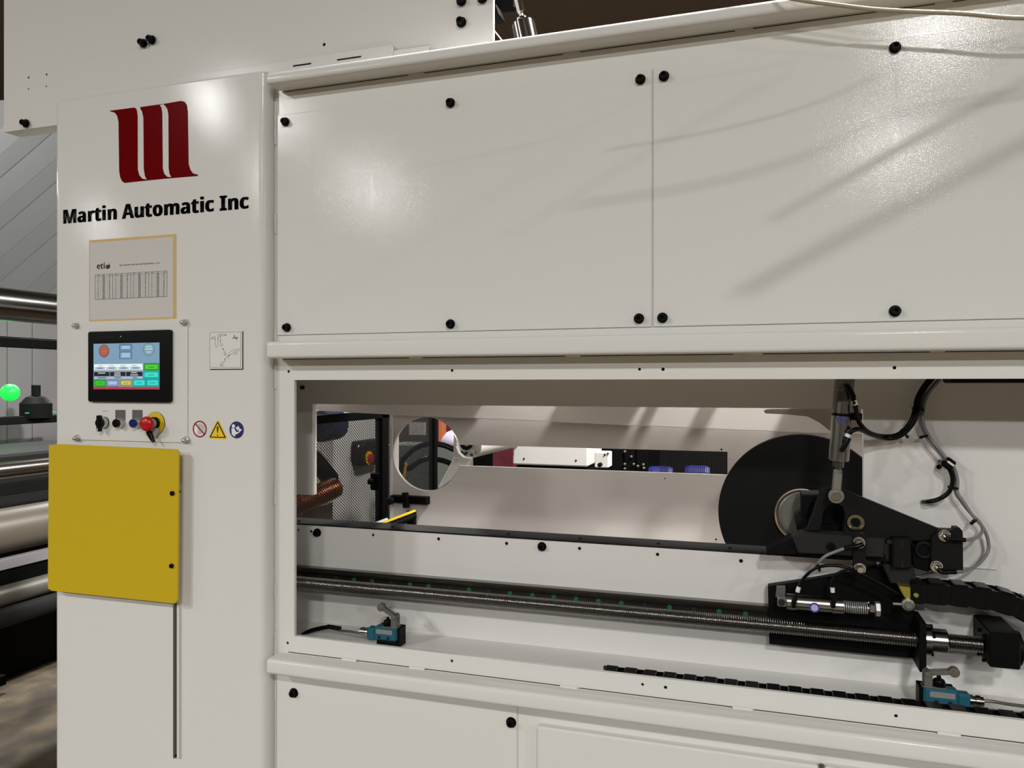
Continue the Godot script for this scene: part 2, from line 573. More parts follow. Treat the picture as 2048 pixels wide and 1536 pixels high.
func frame() -> void:
	XL = at(551, 768, 0).x
	var o := thing("machine_frame", "white painted welded machine frame with a long open window showing the mechanism", "machine", Vector3(0.2, 0, -0.4))
	# front sheet with the window
	var holes := [hole_at(577, 743, 0, 6), hole_at(904, 741, 0, 6), hole_at(1279, 738.5, 0, 6), hole_at(1326, 738.5, 0, 7), hole_at(1789, 735.5, 0, 7),
		hole_at(575, 1286, 0, 6), hole_at(903.5, 1322, 0, 6), hole_at(1285, 1369, 0, 6), hole_at(1331, 1375, 0, 7), hole_at(1792, 1432, 0, 7)]
	var w0 := at(588.5, 1272, 0)
	var wt := at(590, 760, 0).y
	var win := PackedVector2Array([Vector2(w0.x, w0.y), Vector2(XR - 0.1, w0.y), Vector2(XR - 0.1, wt), Vector2(w0.x, wt)])
	csg_plate("front_sheet", Vector3(XL - 0.0022, 0.25, -0.010), Vector3(XR, EYE + 0.77, 0.0), M.white_paint, o, [win], holes)
	obj("seam", Geo.new().box(Vector3(XL - 0.0045, 0.25, -0.014), Vector3(XL - 0.0020, EYE + 0.745, -0.007)), M.soot, o)
	# three square-tube beams
	var xb := at(534, 768, 0.06).x
	for b in [[0.749, 0.7765], [0.0635, 0.106], [-0.7245, -0.686]]:
		var g := Geo.new()
		run_x(g, rounded(Vector2(0.0003, EYE + b[0]), Vector2(0.06, EYE + b[1]), 0.009), xb, XR)
		obj("beam", g, M.white_paint, o)
	# weld beads between column and sheet, and along the beams
	var xs := XL - 0.001
	for vv in [[205, 290], [430, 468], [652, 690], [722, 778], [965, 1010], [1170, 1190], [1262, 1325], [1366, 1400]]:
		weld(o, Vector3(xs + 0.002, at(551, vv[0], 0).y, 0.001), Vector3(xs + 0.002, at(551, vv[1], 0).y, 0.001), 0.0035)
	for uv in [[700, 1285], [836, 1350], [1140, 1378], [1487, 1422], [1900, 1470]]:
		var pz := at(uv[0], uv[1], 0.004)
		weld(o, Vector3(pz.x - 0.022, EYE - 0.686, 0.004), Vector3(pz.x + 0.018, EYE - 0.686, 0.004), 0.004)
	for uu in [560.0, 650.0, 720.0, 790.0]:
		var pt := at(uu, 130, 0.02)
		weld(o, Vector3(pt.x, EYE + 0.7765, 0.018), Vector3(pt.x + 0.05, EYE + 0.7765, 0.018), 0.004)
	for uu in [820.0, 1135.0, 1495.0]:
		var pt := at(uu, 710, 0.0)
		weld(o, Vector3(pt.x, EYE + 0.0635, 0.001), Vector3(pt.x + 0.03, EYE + 0.0635, 0.001), 0.003)
	# open seams between the weld beads, along the beams
	for q in [[EYE - 0.6858, [[577, 820], [842, 1120], [1160, 1478], [1508, 1886], [1920, 2300]]], [EYE + 0.0632, [[566, 818], [845, 1130], [1160, 1466], [1498, 1860], [1890, 2300]]], [EYE + 0.7488, [[570, 816], [848, 1126], [1160, 1470], [1506, 1870], [1905, 2300]]]]:
		for e in q[1]:
			obj("seam", Geo.new().box(Vector3(at(e[0], 768, 0).x, q[0] - 0.0009, -0.001), Vector3(at(e[1], 768, 0).x, q[0] + 0.0009, 0.0006)), M.seam_brown, o)
	# inner side plate with the big cut-out
	var c0 := at(625, 808, ZP)
	var c1 := at(621, 990, ZP)
	var cb := at(590, 1049, ZP)
	var cr := at(1727, 1000, ZP)
	var nx := at(540, 1000, ZP).x
	var cut := PackedVector2Array([Vector2(c0.x, c0.y), Vector2(c0.x, c1.y), Vector2(nx, c1.y), Vector2(nx, cb.y), Vector2(cr.x, cb.y), Vector2(cr.x, c0.y)])
	var holes2 := [hole_at(596, 1060, ZP, 5), hole_at(622, 1063, ZP, 6), hole_at(746, 1070, ZP, 6), hole_at(877, 1078, ZP, 7), hole_at(1013, 1087, ZP, 7), hole_at(1159, 1097, ZP, 7), hole_at(1315, 1109, ZP, 7), hole_at(1482, 1122, ZP, 8), hole_at(1878, 934, ZP, 10)]
	csg_plate("side_sheet", Vector3(XL - 0.40, 0.3, ZP - 0.022), Vector3(XR, EYE + 0.10, ZP), M.white_inside, o, [cut], holes2)
	# black seal strip along the lower edge of the cut-out
	obj("seal_strip", Geo.new().box(Vector3(nx, cb.y - 0.004, ZP - 0.09), Vector3(at(1700, 1000, ZP).x, cb.y + 0.004, ZP - 0.001), 0.002), M.black_plate, o, "thin black strip")
	for uu in [598, 785, 1017, 1161, 1317, 1460]:
		var p := at(uu, 1040, ZP - 0.03)
		cap_bolt(o, Vector3(p.x, cb.y + 0.004, ZP - 0.03), 0.004, 0.004, M.black_oxide, Vector3.UP, false)
	for q in [[635, 1065], [1084, 1093]]:
		cap_bolt(o, at(q[0], q[1], ZP), 0.0085, 0.014, M.black_oxide)
	# small scraps: bolt in the dark upper corner
	cap_bolt(o, at(606, 775, ZP), 0.006, 0.008, M.black_oxide, Vector3(0, 0, 1), false)
	# window ledge, left end and inner roof close the box
	var fy := EYE - 0.70
	obj("floor_pan", Geo.new().box(Vector3(XL - 0.41, fy - 0.01, ZP - 0.001), Vector3(XR, fy, -0.0105), 0.0), M.white_inside, o)
	obj("inner_roof", Geo.new().box(Vector3(XL - 0.41, EYE + 0.09, ZP - 0.02), Vector3(XR, EYE + 0.10, -0.010), 0.0), M.white_inside, o)
	# unseen slats added over the rear compartment to shape light streaks on the rear sheet
	for q in [[560, 925], [1078, 1246], [1262, 1284], [1368, 1402], [1540, 1900]]:
		var e: Array[float] = []
		for u in q:
			var p := at(u, 880, ZF)
			e.append(p.x + (EYE + 0.012 - p.y) / (4.27 - p.y) * (1.2 - p.x))
		obj("added_slat", Geo.new().box(Vector3(e[0], EYE + 0.008, ZF + 0.001), Vector3(e[1], EYE + 0.016, ZP - 0.14), 0.001), M.white_inside, o)
	obj("end_sheet", Geo.new().box(Vector3(XL - 0.42, fy, ZP - 0.02), Vector3(XL - 0.405, EYE + 0.10, -0.06), 0.0), M.white_inside, o)
	# rear side plate with slot and round hole
	var hc := at(853, 908, ZF)
	var hr := px(853, ZF) * 73.5
	var pl := circle(Vector2(hc.x, hc.y), hr, 56)
	var s0 := at(900, 889, ZF)
	var s1 := at(1455, 905, ZF)
	var s2 := at(1455, 950, ZF)
	var slot := PackedVector2Array([Vector2(s0.x, s0.y), Vector2(s1.x, s0.y), Vector2(s1.x, s2.y), Vector2(s0.x, s2.y)])
	var lx := at(786, 900, ZF).x
	csg_plate("rear_sheet", Vector3(lx, 0.3, ZF - 0.014), Vector3(XR, EYE + 0.6, ZF), M.rear_white_shaded, o, [slot, pl], [hole_at(1443, 899, ZF, 4), hole_at(1432, 1079, ZF, 4), hole_at(1330, 957, ZF, 3)])
	obj("edge_flange", Geo.new().box(Vector3(lx - 0.012, 0.3, ZF - 0.05), Vector3(lx, EYE + 0.6, ZF + 0.003), 0.002), M.white_inside, o)
	obj("top_cover", Geo.new().prism(pp([560, 780, 1760, 780, 1760, 869, 1500, 861.5, 777, 829, 640, 822], ZF + 0.06), ZF + 0.03, ZF + 0.06, 0.002), M.rear_white_shaded, o)
	# closing sheets far right, so that the hall shows only through the slot
	obj("end_sheet", Geo.new().box(Vector3(XR - 0.01, 0.3, ZF), Vector3(XR, EYE + 0.77, -0.01), 0.0), M.white_inside, o)
	# small raised pocket at the bottom right
	obj("base_box", Geo.new().box(Vector3(XL + 0.01, 0.02, ZF), Vector3(XR, 0.25, -0.012), 0.004), M.white_paint, o)

func column() -> void:
	var x0 := at(112, 768, ZC).x - 0.0105
	var x1 := XL - 0.004
	var top := at(320, 170, ZC).y
	var o := thing("control_column", "white painted control column with a red letter emblem and black company lettering", "cabinet", Vector3((x0 + x1) / 2, 0, -0.1))
	var g := Geo.new()
	var prof := rounded(Vector2(x0, -ZC), Vector2(x1, 0.055), 0.022, 6)
	g.prism(prof, 0.0, top, 0.006, Transform3D(ALONG_Y, Vector3.ZERO), true)
	obj("body", g, M.white_paint, o)
	# emblem
	var s1 := [805, 810, 985, 787, 1000, 800, 1007, 845, 1008, 1240, 1018, 1280, 1040, 1306, 1075, 1314, 1078, 1320, 912, 1338, 893, 1325, 880, 1296, 873, 1250, 868, 890, 858, 848, 840, 824, 805, 814]
	var s2 := [1026, 784, 1197, 760, 1168, 769, 1180, 785, 1187, 825, 1191, 1235, 1202, 1272, 1224, 1293, 1258, 1297, 1260, 1302, 1078, 1320, 1062, 1290, 1053, 1240, 1050, 860, 1040, 815, 1030, 800]
	var s3 := [1195, 761, 1325, 738, 1350, 744, 1367, 768, 1374, 820, 1380, 1200, 1392, 1240, 1412, 1268, 1448, 1278, 1448, 1287, 1256, 1303, 1240, 1268, 1235, 1230, 1233, 840, 1226, 800, 1210, 776]
	var e := Geo.new()
	for s in [s1, s2, s3]:
		e.prism(pp(s, ZC, 0, 0, 3.657), ZC - 0.001, ZC + 0.0008)
	obj("emblem", e, M.red_vinyl, o, "dark red letter emblem of three curved strokes")
	var a := at(127, 447, ZC)
	var b := at(498, 415, ZC)
	for k in 3:
		lettering("lettering", "Martin Automatic Inc", o, Vector3(a.x + k * 0.0014, a.y - 0.0015, ZC + 0.0006), b.x - a.x - 0.0028, px(130, ZC) * 30.0, M.black_vinyl)
	# long upright channel right of the yellow cover
	for q in [[349.5, 353.5], [357, 361.5]]:
		var l := at(q[0], 968 if q[0] > 355 else 1200, ZC)
		var r := at(q[1], 1515, ZC)
		obj("cable_channel", Geo.new().box(Vector3(l.x, r.y, ZC - 0.001), Vector3(r.x, l.y, ZC + 0.007), 0.001), M.white_paint if q[0] > 355 else M.steel, o)
	cap_bolt(o, at(353.5, 1511, ZC + 0.004), 0.0025, 0.004, M.black_oxide, Vector3(0, 0, 1), false)

func panels() -> void:
	var z := 0.004
	# upper covers
	var L := [[554.5, 231, 1303.6, 655, "wide white access panel with four corner bolts left of the vertical seam"], [1306.5, 142, 2400, 655, "wide white access panel right of the vertical seam under the loose cable"]]
	var ytop := at(560, 230, z).y
	var ybot := at(600, 669.5, z).y
	var bl := [[[571, 244], [901, 206], [1281, 159], [574, 655], [901, 648], [1278, 637]], [[1328, 152.5], [1790, 95.5], [1325, 635.5], [1790, 622], [2120, 55], [2120, 613]]]
	for i in 2:
		var x0 := at(L[i][0], 400, z).x
		var x1: float = at(L[i][2], 400, z).x if i == 0 else XR - 0.02
		var o := thing("access_panel", L[i][4], "panel", Vector3((x0 + x1) / 2, ybot, 0))
		obj("panel_sheet", Geo.new().box(Vector3(x0, ybot, 0.0004), Vector3(x1, ytop, z), 0.0012), M.white_paint, o)
		for q in bl[i]:
			cap_bolt(o, at(q[0], q[1], z + 0.003), 0.0078, 0.013, M.black_oxide)
	# lower left cover
	var x0 := at(553, 1450, z).x
	var x1 := at(1034, 1450, z).x
	var yt := EYE - 0.735
	var o := thing("access_panel", "white access panel under the lowest beam with two black bolts", "panel", Vector3((x0 + x1) / 2, 0.3, 0))
	obj("panel_sheet", Geo.new().box(Vector3(x0, 0.28, 0.0004), Vector3(x1, yt, z), 0.0012), M.white_paint, o)
	for q in [[588, 1385.5], [1022.5, 1444.5]]:
		cap_bolt(o, at(q[0], q[1], z), 0.0085, 0.012, M.black_oxide)
	# lower right raised door
	x0 = at(1073, 1480, 0.022).x
	x1 = at(1638, 1530, 0.022).x
	yt = at(1080, 1454, 0.022).y
	var d := thing("base_cabinet", "white base cabinet with a raised door below the beam at the bottom right", "cabinet", Vector3((x0 + x1) / 2, 0.3, 0))
	obj("door", Geo.new().prism(rounded(Vector2(x0, 0.28), Vector2(x1, yt), 0.006), 0.0004, 0.022, 0.004), M.white_paint, d)
	var x2 := at(1649, 1530, 0.022).x
	var d2 := thing("base_cabinet", "second white base cabinet, only its hinged door corner shows at the lower right", "cabinet", Vector3(x2 + 0.3, 0.3, 0))
	obj("door", Geo.new().prism(rounded(Vector2(x2, 0.28), Vector2(XR - 0.03, yt), 0.006), 0.0004, 0.022, 0.004), M.white_paint, d2)
	obj("hinge", Geo.new().rod(Vector3((x1 + x2) / 2, yt - 0.05, 0.018), Vector3((x1 + x2) / 2, yt + 0.004, 0.018), 0.005, 12, 0.001), M.steel, d2)
	# big sheet above the column
	var zo := -0.004
	var ov := thing("overhead_cover", "large white sheet cover above the control column with black bolts and small holes", "cover", at(500, 200, zo))
	var ol := at(8, 100, zo).x
	var orr := at(986, 40, zo).x
	var hs := [hole_at(57, 155, zo, 5), hole_at(93, 149, zo, 5), hole_at(57, 178, zo, 4), hole_at(92.5, 172.5, zo, 4), hole_at(648, 89, zo, 7), hole_at(413, -2, zo, 5)]
	csg_plate("panel_sheet", Vector3(ol, at(9, 264, zo).y, zo - 0.012), Vector3(orr, EYE + 1.6, zo), M.white_paint, ov, [], hs)
	obj("bottom_return", Geo.new().box(Vector3(ol, at(9, 264, zo).y, zo - 0.05), Vector3(at(112, 250, zo).x + 0.02, at(9, 264, zo).y + 0.003, zo - 0.012), 0.0), M.white_paint, ov)
	for q in [[287, 87], [304, 80], [923, 45], [923, 2], [965, -3], [52, 247]]:
		cap_bolt(ov, at(q[0], q[1], zo + 0.004), 0.0085, 0.016, M.black_oxide)
	# flat bar standing on the top beam in front of that sheet, with gaps left between its welds
	var bt := EYE + 0.7765
	var bx1 := at(786, 95, 0.012).x
	var bx0 := at(160, 190, 0.012).x
	var ty := at(700, 101.5, 0.012).y
	obj("foot_bar", Geo.new().prism(PackedVector2Array([Vector2(bx0, bt), Vector2(bx1 - 0.006, bt), Vector2(bx1, ty - 0.008), Vector2(bx1 - 0.003, ty), Vector2(bx0, ty)]), zo + 0.001, 0.012, 0.001), M.white_paint, ov)
	var fe := at(857, 90.5, 0.008)
	obj("foot_bar", Geo.new().box(Vector3(bx1 - 0.01, bt, zo + 0.001), Vector3(fe.x, fe.y, 0.008), 0.001), M.white_paint, ov)
	for q in [[586, 622, 129.5], [674, 722, 116.5]]:
		var l := at(q[0], q[2], 0.0125)
		var r := at(q[1], q[2], 0.0125)
		var gy := at((q[0] + q[1]) / 2.0, q[2], 0.0125).y
		obj("gap", Geo.new().box(Vector3(l.x, gy - 0.0018, 0.0), Vector3(r.x, gy + 0.0018, 0.0128), 0.0), M.pitch, ov, "dark open gap between two welds")
	# yellow guard cover on the column
	var zy := 0.068
	var y0 := at(97, 890, zy)
	var y1 := at(357, 1202, zy)
	var yc := thing("guard_cover", "yellow painted sheet cover bent round the column edge below the touchscreen", "cover", Vector3((y0.x + y1.x) / 2, y1.y, ZC))
	var outline := pp([97, 890, 118, 888.5, 349, 898.5, 354.5, 900, 357.5, 906, 355, 1200, 352, 1206, 347, 1207.5, 103, 1182, 95, 1177], zy)
	obj("cover_sheet", Geo.new().prism(outline, zy - 0.004, zy, 0.0012), M.yellow_paint, yc)
	obj("side_return", Geo.new().box(Vector3(y0.x + 0.0005, y1.y + 0.03, ZC + 0.001), Vector3(y0.x + 0.0045, y0.y - 0.003, zy - 0.003), 0.001), M.yellow_paint, yc)
	for q in [[345.5, 986.5], [344, 1131.5]]:
		var p := at(q[0], q[1], zy)
		cap_bolt(yc, p, 0.006, 0.005, M.black_oxide, Vector3(0, 0, 1), false)
		obj("spacer", Geo.new().rod(Vector3(p.x - 0.01, p.y, ZC), Vector3(p.x - 0.01, p.y, zy - 0.002), 0.008), M.steel, yc)

func controls() -> void:
	var z := ZC + 0.003
	var a := at(144, 646, z)
	var b := at(375, 886, z)
	var o := thing("control_plate", "thin white control plate on the column held by four chrome cap nuts", "panel", Vector3((a.x + b.x) / 2, b.y, ZC))
	obj("plate", Geo.new().box(Vector3(a.x, b.y, ZC - 0.0005), Vector3(b.x, at(375, 637, z).y, z), 0.0008), M.white_paint, o)
	for q in [[155, 651.5], [371, 645], [156.5, 876], [374, 880]]:
		var p := at(q[0] - 1.0, q[1], z)
		var g := Geo.new()
		g.lathe([Vector2(0.0095, 0), Vector2(0.0095, 0.002), Vector2(0, 0.002)], p, Vector3.BACK, 18)
		hex_bolt(g, p + Vector3(0, 0, 0.002), 0.0075, 0.007)
		g.lathe([Vector2(0.0058, 0.008), Vector2(0.0055, 0.012), Vector2(0.004, 0.015), Vector2(0, 0.0165)], p, Vector3.BACK, 16, true)
		obj("cap_nut", g, M.silver, o)
	# faint stencil marks on the selector
	var dm := Geo.new()
	for k in 4:
		dm.stroke([_xy(205 + k * 3.0, 822.6, z), _xy(206.8 + k * 3.0, 822.2, z)], 0.002, z - 0.0002, z + 0.0002)
	obj("stencil_mark", dm, M.print_grey, o)
	# touchscreen
	var zs := z + 0.012
	var s0 := at(174.5, 663, zs)
	var s1 := at(339, 805, zs)
	var ts := thing("touchscreen", "black framed touchscreen glowing with coloured buttons on the control column", "touchscreen", Vector3((s0.x + s1.x) / 2, s1.y, z))
	var fr := Geo.new()
	fr.prism(rounded(Vector2(s0.x, s1.y), Vector2(s1.x, at(339, 659, zs).y), 0.006), z - 0.0005, zs, 0.003)
	var bz := obj("bezel", fr, M.black_plastic, ts)
	var d0 := at(187, 686.5, zs + 0.0005)
	var d1 := at(319, 778.8, zs + 0.0005)
	var dg := Geo.new()
	dg.quaduv(Vector3(d0.x, at(319, 685, zs).y, zs + 0.0005), Vector3(d1.x, at(319, 685, zs).y, zs + 0.0005), Vector3(d1.x, d1.y, zs + 0.0005), Vector3(d0.x, d1.y, zs + 0.0005), Vector3.BACK)
	var sm := StandardMaterial3D.new()
	sm.resource_name = "screen_glow"
	sm.albedo_color = Color(0.02, 0.02, 0.02)
	sm.roughness = 0.25
	sm.emission_enabled = true
	sm.emission = Color(1, 1, 1)
	sm.emission_operator = BaseMaterial3D.EMISSION_OP_MULTIPLY
	sm.emission_texture = ImageTexture.create_from_image(screen_image())
	sm.emission_energy_multiplier = 1.0
	obj("display", dg, sm, ts)
	obj("indicator", Geo.new().lathe([Vector2(0.0014, 0), Vector2(0.001, 0.001), Vector2(0, 0.0012)], at(241.5, 673, zs), Vector3.BACK, 10), M.white_print, bz)
	var bm := Geo.new()
	bm.stroke([_xy(200, 674, zs), _xy(229, 673.2, zs)], 0.0015, zs - 0.0002, zs + 0.0002)
	obj("print_mark", bm, M.dark_grey, bz)
	var al := AreaLight3D.new()
	al.name = "screen_light"
	ts.add_child(al)
	al.position = Vector3((d0.x + d1.x) / 2, (d0.y + d1.y) / 2, zs + 0.004) - ts.position
	al.rotation.y = PI
	al.area_size = Vector2(absf(d1.x - d0.x), absf(d0.y - d1.y))
	al.light_color = Color(0.75, 0.9, 1.0)
	al.light_energy = 0.02
	al.shadow_enabled = true
	# selector switch
	var B := Vector3.BACK
	var c := at(209, 845.5, z)
	var sel := thing("selector_switch", "black two-winged rotary selector switch under the touchscreen, leftmost control", "switch", c)
	obj("collar", Geo.new().lathe([Vector2(0.0155, 0), Vector2(0.0155, 0.004), Vector2(0.0135, 0.012), Vector2(0, 0.012)], c, B, 24), M.silver, sel)
	obj("knob_base", Geo.new().lathe([Vector2(0.0165, 0), Vector2(0.0165, 0.002), Vector2(0, 0.002)], c, B, 24), M.black_plastic, sel)
	var kg := Geo.new()
	kg.lathe([Vector2(0.0125, 0.011), Vector2(0.0125, 0.019), Vector2(0.011, 0.021), Vector2(0, 0.021)], c, B, 24)
	kg.box(c + Vector3(-0.0055, -0.023, 0.011), c + Vector3(0.0055, 0.021, 0.024), 0.002)
	var kn := obj("knob", kg, M.black_plastic, sel)
	obj("pointer", Geo.new().box(c + Vector3(-0.0012, -0.0225, 0.0235), c + Vector3(0.0012, -0.014, 0.0245)), M.label_white, kn)
	# two push buttons on grey legend plates
	for q in [[242.5, 846.0, 241, "black", "black round push button on a grey legend plate"], [276.0, 846.0, 275, "blue", "blue round push button on a grey legend plate behind the emergency stop"]]:
		var p := at(q[0], q[1], z)
		var pb := thing("push_button", q[3] + q[4].substr(q[3].length()), "button", p, "push buttons under the touchscreen")
		var cx := at(q[2], 828, z)
		var l := Geo.new()
		l.prism(PackedVector2Array([cx + Vector3(-0.0165, 0.011, 0), cx + Vector3(0.0165, 0.011, 0), cx + Vector3(0.0168, -0.014, 0), cx + Vector3(0.011, -0.036, 0), cx + Vector3(-0.011, -0.036, 0), cx + Vector3(-0.0168, -0.014, 0)].map(func(w): return Vector2(w.x, w.y))), z - 0.0004, z + 0.002, 0.0008)
		obj("legend_plate", l, M.grey_plastic, pb)
		obj("collar", Geo.new().lathe([Vector2(0.0145, 0.002), Vector2(0.0145, 0.005), Vector2(0.0128, 0.009), Vector2(0.0122, 0.014), Vector2(0, 0.014)], p, B, 24), M.silver, pb)
		obj("cap", Geo.new().lathe([Vector2(0.0112, 0.008), Vector2(0.0112, 0.020), Vector2(0.010, 0.0215), Vector2(0, 0.0215)], p, B, 24), M.black_plastic if q[3] == "black" else M.blue_button, pb)
	# emergency stop
	c = at(311.5, 846.5, z)
	var es := thing("emergency_stop", "red mushroom emergency stop on a round yellow plate with grey lockout guard", "button", c)
	obj("backing_disc", Geo.new().lathe([Vector2(0.030, 0), Vector2(0.030, 0.0025), Vector2(0.0293, 0.0032), Vector2(0, 0.0032)], c, B, 40), M.yellow_plastic, es)
	obj("disc_edge", Geo.new().lathe([Vector2(0.0302, 0), Vector2(0.0306, 0.0024), Vector2(0, 0.0024)], c, B, 40), M.black_plastic, es)
	obj("collar", Geo.new().lathe([Vector2(0.017, 0.003), Vector2(0.017, 0.012), Vector2(0.012, 0.013), Vector2(0.012, 0.026), Vector2(0, 0.026)], c, B, 24), M.black_plastic, es)
	obj("neck", Geo.new().lathe([Vector2(0.0142, 0.0125), Vector2(0.0142, 0.022), Vector2(0, 0.022)], c, B, 24), M.lock_grey, es)
	obj("head", Geo.new().lathe([Vector2(0.010, 0.022), Vector2(0.017, 0.024), Vector2(0.0195, 0.028), Vector2(0.0195, 0.033), Vector2(0.017, 0.038), Vector2(0.010, 0.0405), Vector2(0, 0.041)], c, B, 32, true), M.red_button, es)
	var gd := Geo.new()
	gd.prism(PackedVector2Array([Vector2(c.x - 0.019, c.y - 0.012), Vector2(c.x + 0.019, c.y - 0.012), Vector2(c.x + 0.018, c.y - 0.024), Vector2(c.x + 0.008, c.y - 0.038), Vector2(c.x - 0.003, c.y - 0.036), Vector2(c.x - 0.014, c.y - 0.024)]), z + 0.004, z + 0.014, 0.002)
	obj("lockout_guard", gd, M.lock_grey, es)
	var gb := Geo.new()
	gb.prism(PackedVector2Array([Vector2(c.x - 0.015, c.y - 0.016), Vector2(c.x + 0.0, c.y - 0.020), Vector2(c.x + 0.008, c.y - 0.038), Vector2(c.x + 0.012, c.y - 0.048), Vector2(c.x + 0.007, c.y - 0.050), Vector2(c.x - 0.003, c.y - 0.040), Vector2(c.x - 0.012, c.y - 0.028)]), z + 0.014, z + 0.022, 0.002)
	obj("hasp", gb, M.black_plastic, es, "black hanging hasp")
	obj("latch_bar", Geo.new().box(c + Vector3(-0.006, 0.010, 0.006), c + Vector3(0.014, 0.016, 0.014), 0.002), M.black_plastic, es)

func _xy(u: float, v: float, z: float) -> Vector2:
	var p := at(u, v, z)
	return Vector2(p.x, p.y)

func screen_image() -> Image:
	var W := 386
	var H := 271
	var im := Image.create(W, H, true, Image.FORMAT_RGB8)
	im.fill(Color8(124, 156, 180))
	var R := func(x0, y0, x1, y1, c): im.fill_rect(Rect2i(int((x0 - 45) / 5.0), int((y0 - 105) / 5.0), int((x1 - x0) / 5.0), int((y1 - y0) / 5.0)), c)
	var ell := func(cx, cy, rx, ry, c):
		for y in range(int((cy - ry - 105) / 5.0), int((cy + ry - 105) / 5.0)):
			for x in range(int((cx - rx - 45) / 5.0), int((cx + rx - 45) / 5.0)):
				if pow((x * 5.0 + 45 - cx) / rx, 2) + pow((y * 5.0 + 105 - cy) / ry, 2) < 1.0 and x >= 0 and y >= 0 and x < W and y < H:
					im.set_pixel(x, y, c)
	ell.call(360, 320, 155, 190, Color8(120, 62, 62))
	ell.call(360, 315, 135, 168, Color8(166, 96, 76))
	R.call(285, 325, 425, 350, Color8(176, 108, 70))
	for y in [[130, 320], [340, 570]]:
		R.call(810, y[0], 1190, y[1], Color8(82, 118, 146))
		R.call(850, y[0] + 40, 1150, y[1] - 30, Color8(140, 172, 202))
		R.call(900, y[0] + 60, 1110, y[1] - 60, Color8(160, 192, 218))
	ell.call(1665, 300, 170, 195, Color8(104, 140, 156))
	ell.call(1665, 295, 135, 160, Color8(128, 164, 176))
	R.call(1570, 190, 1770, 245, Color8(164, 190, 196))
	R.call(1570, 275, 1780, 320, Color8(190, 218, 222))
	R.call(1570, 310, 1780, 330, Color8(98, 132, 142))
	R.call(1590, 340, 1740, 400, Color8(160, 186, 192))
	R.call(60, 715, 1495, 890, Color8(232, 246, 248))
	for k in 4:
		R.call(80 + k * 350, 795, 400 + k * 348, 880, Color8(186, 198, 206))
		R.call(150 + k * 350, 820, 330 + k * 350, 850, Color8(112, 128, 136))
		R.call(190 + k * 330, 755, 320 + k * 335, 775, Color8(150, 170, 176))
	R.call(60, 890, 1495, 945, Color8(150, 164, 176))
	R.call(60, 945, 1490, 1075, Color8(30, 38, 42))
	for x in [525, 1000]: R.call(x, 945, x + 15, 1075, Color8(170, 176, 178))
	R.call(180, 965, 395, 995, Color8(190, 194, 194))
	R.call(670, 960, 850, 1000, Color8(176, 180, 180)); R.call(660, 1020, 855, 1060, Color8(184, 182, 172))
	R.call(1160, 955, 1330, 990, Color8(170, 176, 178)); R.call(1135, 1020, 1360, 1055, Color8(180, 180, 184))
	R.call(60, 1080, 1490, 1150, Color8(172, 182, 204))
	for q in [[180, 430], [680, 870], [1210, 1330]]: R.call(q[0], 1100, q[1], 1135, Color8(96, 118, 124))
	for q in [[60, 1170, 425, 1385, Color8(40, 150, 50), Color8(52, 198, 52)], [430, 1170, 800, 1385, Color8(112, 132, 168), Color8(150, 172, 206)], [830, 1170, 1190, 1370, Color8(150, 140, 80), Color8(204, 198, 106)],
			[1200, 1150, 1590, 1385, Color8(30, 160, 158), Color8(60, 222, 204)], [1590, 1150, 1970, 1385, Color8(30, 160, 158), Color8(60, 216, 200)], [1525, 695, 1965, 915, Color8(50, 140, 40), Color8(72, 206, 52)], [1510, 920, 1970, 1150, Color8(34, 160, 156), Color8(58, 220, 204)]]:
		R.call(q[0], q[1], q[2], q[3], q[4])
		R.call(q[0] + 40, q[1] + 45, q[2] - 40, q[3] - 45, q[5])
		R.call((q[0] + q[2]) / 2 - 80, (q[1] + q[3]) / 2 - 5, (q[0] + q[2]) / 2 + 80, (q[1] + q[3]) / 2 + 20, q[4])
	R.call(510, 1240, 730, 1300, Color8(168, 200, 212))
	R.call(50, 1385, 1975, 1460, Color8(176, 64, 74))
	im.generate_mipmaps()
	return im

